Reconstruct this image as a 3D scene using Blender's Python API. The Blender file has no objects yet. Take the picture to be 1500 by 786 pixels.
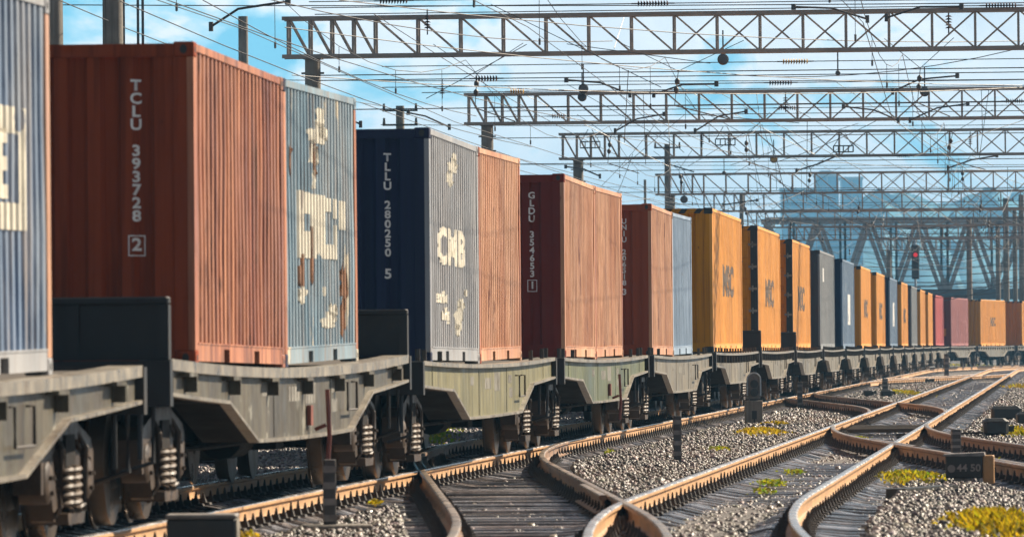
import bpy, bmesh, math, random
import numpy as np
from mathutils import Vector, Matrix
random.seed(7); rng = np.random.default_rng(11)
C = bpy.context.scene.collection
S = bpy.context.scene
R = math.radians
# ------------------------------------------------------------------ camera
F = 9566.0; H = 1.38
cam = bpy.data.cameras.new('camera'); co = bpy.data.objects.new('camera', cam); C.objects.link(co)
cam.sensor_width = 36; cam.lens = 36 * F / 1500; cam.clip_start = 1; cam.clip_end = 40000
pit = math.atan(117 / F); rol = 0.0087
fw = Vector((0, math.cos(pit), math.sin(pit))); up0 = Vector((0, -math.sin(pit), math.cos(pit))); rt0 = Vector((1, 0, 0))
up = up0 * math.cos(rol) + rt0 * math.sin(rol); rt = rt0 * math.cos(rol) - up0 * math.sin(rol)
co.matrix_world = Matrix(((rt.x, up.x, -fw.x, 0), (rt.y, up.y, -fw.y, 0), (rt.z, up.z, -fw.z, H), (0, 0, 0, 1)))
cam.dof.use_dof = True; cam.dof.focus_distance = 125; cam.dof.aperture_fstop = 7.0
S.camera = co
# ------------------------------------------------------------------ world, sun, exposure
SUN_EL, SUN_AZ = 37, 53
w = bpy.data.worlds.new('World'); S.world = w; w.use_nodes = True
nt = w.node_tree; nt.nodes.clear(); N = nt.nodes.new; K = nt.links.new
sky = N('ShaderNodeTexSky'); sky.sky_type = 'NISHITA'; sky.sun_disc = False
sky.sun_elevation = R(SUN_EL); sky.sun_rotation = R(SUN_AZ)
b1 = N('ShaderNodeBackground'); b1.inputs[1].default_value = 0.05
fc = N('ShaderNodeMix'); fc.data_type = 'RGBA'; fc.inputs[0].default_value = 0.55; fc.inputs[7].default_value = (1.9, 1.75, 1.55, 1)   # unseen cloud grey added overhead to take blue out of the fill
K(sky.outputs[0], fc.inputs[6]); K(fc.outputs[2], b1.inputs[0])
tc = N('ShaderNodeTexCoord'); sp = N('ShaderNodeSeparateXYZ'); K(tc.outputs['Generated'], sp.inputs[0])
mp = N('ShaderNodeMapping'); mp.inputs['Scale'].default_value = (34, 34, 58); mp.inputs['Location'].default_value = (2.1, 0.4, 3.3)
K(tc.outputs['Generated'], mp.inputs[0])
nz = N('ShaderNodeTexNoise'); nz.inputs['Scale'].default_value = 1.35; nz.inputs['Detail'].default_value = 9; nz.inputs['Roughness'].default_value = 0.55
nz.inputs['Distortion'].default_value = 0.25
K(mp.outputs[0], nz.inputs[0])
# clouds are denser towards the right (azimuth) and higher up
mx = N('ShaderNodeMath'); mx.operation = 'MULTIPLY_ADD'; mx.inputs[1].default_value = 1.5; K(sp.outputs[0], mx.inputs[0]); K(nz.outputs[0], mx.inputs[2])
mz = N('ShaderNodeMath'); mz.operation = 'MULTIPLY_ADD'; mz.inputs[1].default_value = 2.2; K(sp.outputs[2], mz.inputs[0])
my = N('ShaderNodeMapRange'); my.inputs[1].default_value = 0.3; my.inputs[2].default_value = -0.3; my.inputs[3].default_value = 0.0; my.inputs[4].default_value = 0.3; K(sp.outputs[1], my.inputs[0])   # unseen cloud added behind the camera to whiten the shade fill
ma = N('ShaderNodeMath'); ma.operation = 'ADD'; K(mx.outputs[0], ma.inputs[0]); K(my.outputs[0], ma.inputs[1]); K(ma.outputs[0], mz.inputs[2])
cr = N('ShaderNodeValToRGB'); K(mz.outputs[0], cr.inputs[0])
e = cr.color_ramp.elements; e[0].position = 0.475; e[0].color = (0.19, 0.58, 0.80, 1); e[1].position = 0.605; e[1].color = (0.95, 0.96, 0.98, 1)
a = e.new(0.54); a.color = (0.48, 0.76, 0.89, 1)
a = e.new(0.86); a.color = (0.70, 0.78, 0.86, 1)
b2 = N('ShaderNodeBackground'); b2.inputs[1].default_value = 0.56; K(cr.outputs[0], b2.inputs[0])
mr = N('ShaderNodeMapRange'); mr.inputs[1].default_value = 0.06; mr.inputs[2].default_value = 0.13; K(sp.outputs[2], mr.inputs[0])
ms = N('ShaderNodeMixShader'); K(mr.outputs[0], ms.inputs[0]); K(b2.outputs[0], ms.inputs[1]); K(b1.outputs[0], ms.inputs[2])
wo = N('ShaderNodeOutputWorld'); K(ms.outputs[0], wo.inputs[0])
sl = bpy.data.lights.new('sun', 'SUN'); sl.energy = 5.0; sl.angle = R(0.5); sl.color = (1.0, 0.86, 0.68)
so = bpy.data.objects.new('sun', sl); C.objects.link(so)
sd = Vector((math.sin(R(SUN_AZ)) * math.cos(R(SUN_EL)), math.cos(R(SUN_AZ)) * math.cos(R(SUN_EL)), math.sin(R(SUN_EL))))
so.rotation_euler = sd.to_track_quat('Z', 'Y').to_euler()
vs = S.view_settings; vs.view_transform = 'Standard'; vs.look = 'None'; vs.gamma = 1; vs.exposure = 1.2
S.cycles.max_bounces = 6; S.cycles.volume_bounces = 0

# ------------------------------------------------------------------ helpers
def PX(px, py, Y):
    """world point seen at photo pixel (px, py) at distance Y: used once to measure where things stand"""
    yh = 510 - 0.0087 * (px - 750)
    return Vector(((px - 750) * Y / F, Y, H + (yh - py) * Y / F))
TH = math.atan(0.08368); CT, ST = math.cos(TH), math.sin(TH)
S0, RC = 366.0, 405.0                     # the yard bends to the right beyond S0
def axis(s):
    if s <= S0: return -8.154 + s * ST, s * CT, TH
    x, y = -8.154 + S0 * ST, S0 * CT; p = (s - S0) / RC
    x += RC * (math.cos(TH) - math.cos(TH + p)); y += RC * (math.sin(TH + p) - math.sin(TH))
    return x, y, TH + p
def L(s, d, z=0.0):
    x, y, h = axis(s)
    return Vector((x + d * math.cos(h), y - d * math.sin(h), z))
def toSD(x, y):
    X = x + 8.154
    return X * ST + y * CT, X * CT - y * ST

class MB:
    def __init__(s): s.v = []; s.f = []; s.mi = []; s.m = 0; s.col = None
    def add(s, vs, fs):
        n = len(s.v); s.v += [tuple(v) for v in vs]; s.f += [tuple(i + n for i in f) for f in fs]; s.mi += [s.m] * len(fs)
    def box(s, x0, x1, y0, y1, z0, z1):
        s.add([(x0,y0,z0),(x1,y0,z0),(x1,y1,z0),(x0,y1,z0),(x0,y0,z1),(x1,y0,z1),(x1,y1,z1),(x0,y1,z1)],
              [(0,3,2,1),(4,5,6,7),(0,1,5,4),(1,2,6,5),(2,3,7,6),(3,0,4,7)])
    def bbox(s, x0, x1, y0, y1, z0, z1, b=0.01):
        """box with chamfered vertical and top edges"""
        def ring(i, z): return [(x0+i+b,y0+i,z),(x1-i-b,y0+i,z),(x1-i,y0+i+b,z),(x1-i,y1-i-b,z),(x1-i-b,y1-i,z),(x0+i+b,y1-i,z),(x0+i,y1-i-b,z),(x0+i,y0+i+b,z)]
        s.loft([ring(b,z0),ring(0,z0+b),ring(0,z1-b),ring(b,z1)])
    def loft(s, rings, close=True, caps=True):
        n = len(rings[0]); vs = [p for r in rings for p in r]; fs = []
        for i in range(len(rings)-1):
            for j in range(n if close else n-1):
                k = (j+1) % n
                fs.append((i*n+j, i*n+k, (i+1)*n+k, (i+1)*n+j))
        if caps:
            fs.append(tuple(range(n))[::-1]); fs.append(tuple((len(rings)-1)*n+j for j in range(n)))
        s.add(vs, fs)
    def tube(s, pts, r, n=6, caps=True):
        pts = [Vector(p) for p in pts]; rings = []
        rr = r if isinstance(r, (list, tuple)) else [r]*len(pts)
        for i, p in enumerate(pts):
            t = (pts[min(i+1, len(pts)-1)] - pts[max(i-1, 0)]).normalized()
            u = t.cross(Vector((0,0,1)) if abs(t.z) < 0.95 else Vector((1,0,0))).normalized(); q = t.cross(u)
            rings.append([p + (u*math.cos(2*math.pi*k/n) + q*math.sin(2*math.pi*k/n))*rr[i] for k in range(n)])
        s.loft(rings, True, caps)
    def bar(s, a, b, w, h):
        """rectangular bar from a to b, w across, h in the up direction"""
        a, b = Vector(a), Vector(b); t = (b-a).normalized()
        u = t.cross(Vector((0,0,1)) if abs(t.z) < 0.95 else Vector((0,1,0))).normalized(); q = u.cross(t)
        c = [(-w/2,-h/2),(w/2,-h/2),(w/2,h/2),(-w/2,h/2)]
        s.loft([[p + u*i + q*j for i, j in c] for p in (a, b)])
    def prism(s, poly, x0, x1):
        """(y,z) outline extruded along x"""
        s.loft([[(x0,y,z) for y,z in poly],[(x1,y,z) for y,z in poly]])
    def ribbon(s, pl, x0, x1, t):
        """plate of thickness t following the (y,z) polyline pl between x0 and x1"""
        rings = [[(x0,y,z),(x1,y,z),(x1,y,z+t),(x0,y,z+t)] for y,z in pl]
        s.loft(rings)
    def lathe(s, prof, axis='x', o=(0,0,0), n=24):
        """prof: (along, radius)"""
        rings = []
        for t, r in prof:
            ring = []
            for k in range(n):
                c, q = math.cos(2*math.pi*k/n)*r, math.sin(2*math.pi*k/n)*r
                p = {'x':(t,c,q),'y':(c,t,q),'z':(c,q,t)}[axis]
                ring.append((p[0]+o[0],p[1]+o[1],p[2]+o[2]))
            rings.append(ring)
        s.loft(rings)
    def mesh(s, name, mats, smooth=False):
        me = bpy.data.meshes.new(name); me.from_pydata(s.v, [], s.f)
        for m in (mats if isinstance(mats, (list, tuple)) else [mats]): me.materials.append(m)
        me.polygons.foreach_set('material_index', s.mi)
        bm = bmesh.new(); bm.from_mesh(me); bmesh.ops.recalc_face_normals(bm, faces=bm.faces); bm.to_mesh(me); bm.free()
        if smooth:
            me.polygons.foreach_set('use_smooth', [True]*len(me.polygons))
            try: me.set_sharp_from_angle(angle=R(40))
            except Exception: pass
        me.update(); return me
def tag(o, label=None, cat=None, group=None, kind=None):
    if label: o['label'] = label
    if cat: o['category'] = cat
    if group: o['group'] = group
    if kind: o['kind'] = kind
    return o
def ob(name, me, parent=None, mat=None, loc=None):
    o = bpy.data.objects.new(name, me); C.objects.link(o)
    if parent: o.parent = parent
    if loc is not None: o.location = loc
    if mat:
        for i, m in enumerate(mat if isinstance(mat, (list, tuple)) else [mat]):
            o.material_slots[i].link = 'OBJECT'; o.material_slots[i].material = m
    return o
def empty(name, loc, rz=0):
    o = bpy.data.objects.new(name, None); C.objects.link(o); o.location = loc; o.rotation_euler = (0,0,rz); o.empty_display_size = 0.3
    return o

# ------------------------------------------------------------------ materials
def mat(name, base, rough=0.6, metal=0.0, var=0.25, scale=3.0, stretch=(1,1,1), bump=0.0, bscale=30.0, dark=None, dthr=(0.52,0.7), spec=0.5, streak=None, sthr=(0.58,0.72), spots=None, pthr=(0.63,0.66), pscale=1.6, pstretch=(1,1,0.5), emit=None, attr=None, rvar=0.15, dent=0, fade=None):
    m = bpy.data.materials.new(name); m.use_nodes = True; t = m.node_tree; t.nodes.clear(); N = t.nodes.new; K = t.links.new
    out = N('ShaderNodeOutputMaterial'); p = N('ShaderNodeBsdfPrincipled'); K(p.outputs[0], out.inputs[0])
    p.inputs['Metallic'].default_value = metal; p.inputs['Specular IOR Level'].default_value = spec
    tc = N('ShaderNodeTexCoord'); oi = N('ShaderNodeObjectInfo')
    off = N('ShaderNodeVectorMath'); off.operation = 'MULTIPLY_ADD'; off.inputs[1].default_value = (37, 53, 29)
    K(oi.outputs['Random'], off.inputs[0]); K(tc.outputs['Object'], off.inputs[2])
    def noise(sc, st=(1,1,1), det=5, rg=0.6):
        mp = N('ShaderNodeMapping'); mp.inputs['Scale'].default_value = st; K(off.outputs[0], mp.inputs[0])
        n = N('ShaderNodeTexNoise'); n.inputs['Scale'].default_value = sc; n.inputs['Detail'].default_value = det; n.inputs['Roughness'].default_value = rg
        K(mp.outputs[0], n.inputs[0]); return n.outputs[0]
    def ramp(v, lo, hi):
        r = N('ShaderNodeMapRange'); r.inputs[1].default_value = lo; r.inputs[2].default_value = hi; K(v, r.inputs[0]); return r.outputs[0]
    def mix(f, a, b, mode='MIX'):
        x = N('ShaderNodeMix'); x.data_type = 'RGBA'; x.blend_type = mode
        if isinstance(f, (int, float)): x.inputs[0].default_value = f
        else: K(f, x.inputs[0])
        for i, q in ((6, a), (7, b)):
            if isinstance(q, tuple): x.inputs[i].default_value = (*q[:3], 1)
            else: K(q, x.inputs[i])
        return x.outputs[2]
    n1 = noise(scale, stretch)
    lo = tuple(c*(1-var) for c in base); hi = tuple(min(1, c*(1+var)) for c in base)
    col = mix(ramp(n1, 0.32, 0.68), lo, hi)
    if attr:
        an = N('ShaderNodeAttribute'); an.attribute_name = attr
        col = mix(1.0, col, an.outputs['Color'], 'MULTIPLY')
    if fade: col = mix(ramp(noise(0.55, (1,1,0.5), 4, 0.6), 0.45, 0.62), col, fade)
    if streak: col = mix(ramp(noise(5.5, (2.6,2.6,0.07), 5, 0.6), 0.5, 0.62), col, mix(0.45, col, streak))
    if streak: col = mix(ramp(noise(2.2, (3.2, 3.2, 0.16), 6, 0.65), *sthr), col, streak)
    if dark: col = mix(ramp(noise(1.1, (1,1,1), 8, 0.7), *dthr), col, dark)
    if spots: col = mix(ramp(noise(pscale, pstretch, 7, 0.62), *pthr), col, spots)
    K(col, p.inputs['Base Color'])
    rr = N('ShaderNodeMapRange'); rr.inputs[1].default_value = 0.3; rr.inputs[2].default_value = 0.7
    rr.inputs[3].default_value = max(0.05, rough-rvar); rr.inputs[4].default_value = min(1, rough+rvar); K(n1, rr.inputs[0]); K(rr.outputs[0], p.inputs['Roughness'])
    if dent:
        dn = N('ShaderNodeBump'); dn.inputs['Strength'].default_value = 1.0; dn.inputs['Distance'].default_value = dent; K(noise(0.9, (1,1,0.7), 3, 0.5), dn.inputs['Height'])
    if bump:
        bn = N('ShaderNodeBump'); bn.inputs['Strength'].default_value = bump; bn.inputs['Distance'].default_value = 0.02
        K(noise(bscale, (1,1,1), 4), bn.inputs['Height']); K(bn.outputs[0], p.inputs['Normal'])
        if dent: K(dn.outputs[0], bn.inputs['Normal'])
    if emit:
        p.inputs['Emission Color'].default_value = (*emit[:3], 1); p.inputs['Emission Strength'].default_value = emit[3]
    return m
RUST = (0.16, 0.055, 0.02)
M = {}
def paint(k, base, **kw):
    d = dict(rough=0.5, var=0.14, scale=0.9, stretch=(1,1,0.4), streak=tuple(c*0.5+r*0.35 for c, r in zip(base, RUST)), sthr=(0.56,0.75), spots=RUST, pthr=(0.66,0.70), pscale=2.5, bump=0.15, bscale=5.0, dent=0.10)
    d.update(kw); M[k] = mat('paint_'+k, base, **d)
paint('rust_brown', (0.44, 0.178, 0.085), fade=(0.34,0.11,0.05), streak=(0.15,0.042,0.02), sthr=(0.46,0.62), pthr=(0.58,0.64))
paint('brown_end', (0.24, 0.048, 0.018), spec=0.15, rough=0.75, streak=(0.10,0.022,0.010), sthr=(0.52,0.75), spots=(0.09,0.03,0.02))  # darker copy of the side brown: end-wall shade put into the colour
paint('salmon', (0.56, 0.31, 0.18), fade=(0.46,0.21,0.105), spots=(0.20,0.075,0.035), streak=(0.25,0.095,0.05), sthr=(0.5,0.72), pthr=(0.62,0.66))
paint('maroon_end', (0.17, 0.024, 0.015), spec=0.15, rough=0.75, spots=(0.07,0.02,0.018))  # shade of the end walls is put into this deep red
paint('red_brown_end', (0.29, 0.060, 0.022), spec=0.15, rough=0.75)  # brown deepened to hold the shade of the end wall
paint('peeling_blue', (0.13, 0.215, 0.275), fade=(0.20,0.26,0.30), spots=(0.52,0.45,0.33), pthr=(0.615,0.63), pscale=1.3, pstretch=(1,1,0.4), streak=(0.24,0.15,0.09), sthr=(0.57,0.72), var=0.35)
paint('worn_blue', (0.10, 0.15, 0.235), fade=(0.21,0.24,0.28), spots=(0.35,0.30,0.22), pthr=(0.64,0.66), pscale=1.3, pstretch=(1,1,0.3), streak=(0.26,0.19,0.13), sthr=(0.55,0.72), var=0.35)
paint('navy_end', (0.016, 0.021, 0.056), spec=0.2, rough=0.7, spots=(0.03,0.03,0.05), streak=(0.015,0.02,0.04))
paint('navy_sunlit', (0.28, 0.285, 0.295), spots=(0.10,0.10,0.11), pthr=(0.68,0.72), var=0.1)  # navy side turned grey: sun glare is put into the colour
paint('pale_blue_grey', (0.24, 0.32, 0.42), streak=(0.10,0.13,0.18), spots=(0.2,0.13,0.09))
paint('yellow', (0.74, 0.33, 0.055), streak=(0.42,0.17,0.03), spots=(0.22,0.09,0.03), pthr=(0.70,0.73), var=0.08)
paint('yellow_end', (0.56, 0.22, 0.006), spec=0.2, rough=0.7, streak=(0.25,0.085,0.01), spots=(0.15,0.05,0.015), pthr=(0.68,0.72), var=0.1)  # side yellow darkened to paint in the shade of the ends
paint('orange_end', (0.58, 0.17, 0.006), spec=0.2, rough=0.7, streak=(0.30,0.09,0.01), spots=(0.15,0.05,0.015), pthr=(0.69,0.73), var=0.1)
paint('grey', (0.21, 0.22, 0.225), spots=(0.12,0.10,0.09), var=0.12)
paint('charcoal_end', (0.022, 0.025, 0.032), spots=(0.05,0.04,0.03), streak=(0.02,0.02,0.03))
paint('mid_blue', (0.14, 0.20, 0.28), spots=(0.40,0.40,0.40), pthr=(0.64,0.66), streak=(0.07,0.10,0.15))
paint('red', (0.50, 0.10, 0.085), streak=(0.35,0.07,0.06))
paint('faded_pink', (0.37, 0.14, 0.125), streak=(0.24,0.08,0.07))
paint('grey_web', (0.080, 0.070, 0.045), spots=(0.22,0.21,0.17), pthr=(0.62,0.64), pscale=2.2, pstretch=(1,1,0.8), streak=(0.05,0.035,0.022), sthr=(0.46,0.66), dark=(0.042,0.034,0.024), dthr=(0.48,0.68), bump=0.3)
paint('olive_web', (0.165, 0.148, 0.068), streak=(0.07,0.06,0.025), sthr=(0.48,0.68), spots=(0.09,0.08,0.04), dark=(0.08,0.075,0.035), dthr=(0.5,0.7))
paint('green_web', (0.10, 0.112, 0.052), streak=(0.045,0.055,0.022), sthr=(0.46,0.66), dark=(0.05,0.055,0.03), dthr=(0.5,0.7), spots=(0.26,0.26,0.19), pthr=(0.63,0.67), pstretch=(1,1,0.3))
paint('pale_web', (0.175, 0.155, 0.115), streak=(0.08,0.06,0.04), sthr=(0.48,0.68), dark=(0.07,0.055,0.04), dthr=(0.5,0.7))
M['black_steel'] = mat('black_steel', (0.013,0.013,0.014), 0.55, bump=0.1, bscale=6, dark=(0.03,0.022,0.016))
M['grimy'] = mat('grimy_steel', (0.03,0.023,0.018), 0.6, var=0.5, bump=0.3, bscale=12, dark=(0.10,0.065,0.035))
M['flange_shade'] = mat('shaded_flange', (0.010,0.009,0.008), 0.85, spec=0.12)  # shade under the bottom flange, put into the colour
M['under'] = mat('underframe_dark', (0.012,0.010,0.009), 0.8, spec=0.15, var=0.4, dark=(0.035,0.026,0.018))
M['cast'] = mat('cast_steel', (0.05,0.031,0.018), 0.5, spec=0.4, var=0.45, scale=6, bump=0.3, bscale=25, dark=(0.03,0.022,0.015), dthr=(0.5,0.62))
M['spring'] = mat('spring_steel', (0.075,0.047,0.028), 0.6, var=0.4, scale=9, dark=(0.08,0.05,0.03))
M['wheel'] = mat('wheel_steel', (0.014,0.011,0.009), 0.6, spec=0.25, var=0.3)
M['tread'] = mat('wheel_tread', (0.10,0.07,0.045), 0.35, metal=0.6, var=0.2)
M['lip'] = mat('flange_steel', (0.22,0.195,0.155), 0.38, var=0.4, scale=5, streak=(0.10,0.07,0.045), dark=(0.09,0.065,0.045))
M['wood'] = mat('deck_wood', (0.07,0.055,0.04), 0.8)
M['white'] = mat('white_paint', (0.82,0.80,0.76), 0.6, var=0.12, spots=(0.30,0.2,0.15), pscale=7, pthr=(0.6,0.68))
M['stencil'] = mat('faded_stencil', (0.21,0.20,0.175), 0.7, var=0.3, scale=12, dark=(0.09,0.08,0.065), dthr=(0.45,0.6))
M['cream'] = mat('cream_paint', (0.60,0.56,0.46), 0.6, var=0.15, spots=(0.28,0.24,0.2), pscale=5, pthr=(0.6,0.66), pstretch=(1,1,0.25))
M['rustmark'] = mat('bare_rust', (0.20,0.085,0.035), 0.8, var=0.4, scale=6, dark=(0.08,0.05,0.04))
M['ink'] = mat('dark_lettering', (0.10,0.07,0.05), 0.6)
M['hazard'] = mat('hazard_and_hole_black', (0.02,0.018,0.016), 0.6)
M['redpaint'] = mat('red_paint', (0.17,0.045,0.028), 0.5)
M['rail_top'] = mat('rail_head', (0.55,0.52,0.50), 0.26, metal=0.85, var=0.2, scale=2, stretch=(1,1,1))
M['rail_side'] = mat('rail_rust', (0.37,0.205,0.085), 0.6, var=0.25, scale=5, bump=0.25, bscale=40, dark=(0.17,0.08,0.035), dthr=(0.56,0.72))
M['rail_side_dark'] = mat('rail_rust_dark', (0.21,0.115,0.06), 0.6, var=0.3, scale=5, bump=0.25, bscale=40, dark=(0.07,0.04,0.025), dthr=(0.5,0.66))
M['rail_top_dull'] = mat('rail_head_dull', (0.34,0.27,0.21), 0.33, metal=0.6, var=0.25, scale=2, dark=(0.16,0.09,0.05))
M['fasten'] = mat('fastening_iron', (0.026,0.019,0.014), 0.7, var=0.5, scale=6, dark=(0.08,0.05,0.03), dthr=(0.58,0.7))
M['sleeper'] = mat('wet_timber', (0.155,0.142,0.142), 0.2, var=0.5, scale=5, stretch=(1,1,1), bump=0.22, bscale=45, attr='tint', rvar=0.2, dark=(0.03,0.026,0.024))
M['steel'] = mat('gantry_steel', (0.25,0.215,0.19), 0.55, var=0.25, scale=2, dark=(0.16,0.08,0.05), dthr=(0.6,0.75))
M['concrete'] = mat('pole_concrete', (0.19,0.17,0.145), 0.85, var=0.25, scale=2, bump=0.3, bscale=20, streak=(0.08,0.07,0.06), dark=(0.10,0.09,0.08))
M['wire'] = mat('overhead_wire', (0.05,0.045,0.045), 0.5)
M['porcelain'] = mat('insulator_brown', (0.05,0.022,0.018), 0.25)
M['ochre'] = mat('insulator_ochre', (0.42,0.26,0.06), 0.3)
M['dark_box'] = mat('machine_paint', (0.018,0.019,0.018), 0.5, var=0.4, dark=(0.05,0.04,0.03))
M['lamp_glass'] = mat('lamp_glass', (0.03,0.03,0.035), 0.15)
M['stone'] = mat('ballast_stone', (0.150,0.130,0.116), 0.52, var=0.35, scale=9, attr='tint', rvar=0.2)
M['weed'] = mat('weed_leaf', (0.26,0.25,0.010), 0.6, var=0.3, scale=4, attr='tint', spec=0.2)
_t = M['weed'].node_tree; _p = next(n for n in _t.nodes if n.type == 'BSDF_PRINCIPLED'); _l = _t.nodes.new('ShaderNodeBsdfTranslucent'); _a = _t.nodes.new('ShaderNodeMixShader'); _a.inputs[0].default_value = 0.5
_o = next(n for n in _t.nodes if n.type == 'OUTPUT_MATERIAL'); _c = _p.inputs['Base Color'].links[0].from_socket
_t.links.new(_c, _l.inputs[0]); _t.links.new(_p.outputs[0], _a.inputs[1]); _t.links.new(_l.outputs[0], _a.inputs[2]); _t.links.new(_a.outputs[0], _o.inputs[0])   # thin leaves let the sun through
M['ground'] = mat('gravel_ground', (0.105,0.093,0.085), 0.8, var=0.5, scale=14, bump=1.0, bscale=22, dark=(0.07,0.06,0.055))
M['bridge'] = mat('bridge_grey', (0.27,0.255,0.245), 0.7, var=0.2, scale=0.3, dark=(0.11,0.085,0.07))
M['bridge_dark'] = mat('bridge_deck_grey', (0.06,0.06,0.065), 0.7, var=0.3, scale=0.2)
M['hill'] = mat('hazed_hill', (0.045,0.15,0.19), 0.9, var=0.5, scale=0.02)  # blue haze of the distance is put into the hill colour
M['glass'] = mat('tower_glass', (0.11,0.36,0.56), 0.2, var=0.2, scale=0.05)  # sky reflection is put into the glass colour
M['mullion'] = mat('tower_frame', (0.35,0.42,0.48), 0.5)
M['redlamp'] = mat('red_signal', (0.6,0.02,0.02), 0.4, emit=(1.0,0.02,0.03,0.22))

# ------------------------------------------------------------------ the ground
g = MB(); rings = [-12000, -900, -120, 0, 60, 150, 400, 900, 3000, 12000]
xs, ys = [-9000,-600,-60,0,60,300,1200,9000], [-60,0,60,140,300,600,1500,5000,14000]
g.add([(x,y,-0.262) for y in ys for x in xs], [(j*8+i,j*8+i+1,(j+1)*8+i+1,(j+1)*8+i) for j in range(len(ys)-1) for i in range(7)])
tag(ob('ground', g.mesh('ground', M['ground'])), kind='structure')

# ------------------------------------------------------------------ railway tracks (rail top at z = 0)
def dB(s): return 4.98 + (max(0, 62 - s))**2 / 380
def xover(s, s0, sgn=1):
    """lateral position of a 1:9 crossover that leaves the train's track at s0 and joins the second track 67 m nearer the camera"""
    u = (s0 - s) * sgn; m = 0.1115
    if u <= 0: return 0.0
    if u < 22.3: return u*u/400
    if u <= 44.7: return 1.243 + m*(u-22.3)
    if u < 67: return 4.98 - (67-u)**2/400
    return 4.98
def eturn(s):
    u = 118 - s
    if u < 0: return dB(s)
    return 4.98 + (u*u/400 if u < 22.3 else 1.243 + 0.1115*(u-22.3))
RAILPROF = [(-0.075,-0.18),(0.075,-0.18),(0.075,-0.168),(0.022,-0.150),(0.0095,-0.135),(0.0095,-0.055),(0.0375,-0.040),(0.0375,-0.012),(0.030,-0.002),(0.012,0.0),
            (-0.012,0.0),(-0.030,-0.002),(-0.0375,-0.012),(-0.0375,-0.040),(-0.0095,-0.055),(-0.0095,-0.135),(-0.022,-0.150),(-0.075,-0.168)]
def rail_mesh(fn, sA, sB, off, mats, dz=0.0, step=1.0):
    n = max(2, int((sB-sA)/step)+1); b = MB(); P = [L(s, fn(s)+off, dz) for s in np.linspace(sA, sB, n)]
    vs = []
    for i, p in enumerate(P):
        t = (P[min(i+1,n-1)]-P[max(i-1,0)]).normalized(); r = Vector((t.y,-t.x,0))
        wob = 0.0012*math.sin(i*1.7+off*9)
        vs += [p + r*(q[0]+wob) + Vector((0,0,q[1])) for q in RAILPROF]
    m = len(RAILPROF)
    top = {7,8,9,10,11}
    fs = []; mi = []
    for i in range(n-1):
        for j in range(m):
            k = (j+1) % m; fs.append((i*m+j,i*m+k,(i+1)*m+k,(i+1)*m+j)); mi.append(0 if j in top else 1)
    fs += [tuple(range(m)), tuple((n-1)*m+j for j in range(m))]; mi += [1,1]
    b.add(vs, fs); b.mi = mi
    return b.mesh('rail', mats, True)
def fastenings(fn, sA, sB, offs, dz=0.0, big=1.0, reach=300):
    b = MB(); s = sA
    while s < min(sB, reach):
        h1 = fn(s+0.5)-fn(s-0.5)
        for o in offs:
            d = fn(s)+o
            hs = axis(s)[2]; t = Vector((math.sin(hs),math.cos(hs),0)); r = Vector((math.cos(hs),-math.sin(hs),0)); t = (t + r*h1).normalized(); r = Vector((t.y,-t.x,0))
            p = L(s, d, dz)
            def tb(c0, a0, z0, c1, a1, z1, ctr):
                q = p + r*ctr
                rings = [[q + r*(i*c) + t*(j*a) + Vector((0,0,z)) for i, j in ((-1,-1),(1,-1),(1,1),(-1,1))] for c, a, z in ((c0,a0,z0),(c1,a1,z1))]
                b.loft(rings)
            tb(0.19,0.085,-0.20,0.18,0.08,-0.177,0)
            for sd in (-1,1):
                jt = random.uniform(0.8,1.15)*big
                tb(0.045,0.055,-0.178,0.03,0.035,-0.178+0.052*jt,sd*0.098)
                tb(0.022,0.024,-0.16,0.006,0.007,-0.178+0.118*jt,sd*0.108)
        s += 0.58 if abs(fn(s)) < 2 else 0.72
    return b.mesh('fastenings', M['fasten'])
def set_tint(me, per_face_cols):
    ca = me.color_attributes.new('tint', 'FLOAT_COLOR', 'CORNER')
    arr = np.repeat(np.asarray(per_face_cols, dtype=np.float32), [p.loop_total for p in me.polygons], axis=0)
    ca.data.foreach_set('color', np.c_[arr, np.ones(len(arr), np.float32)].ravel())
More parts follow.
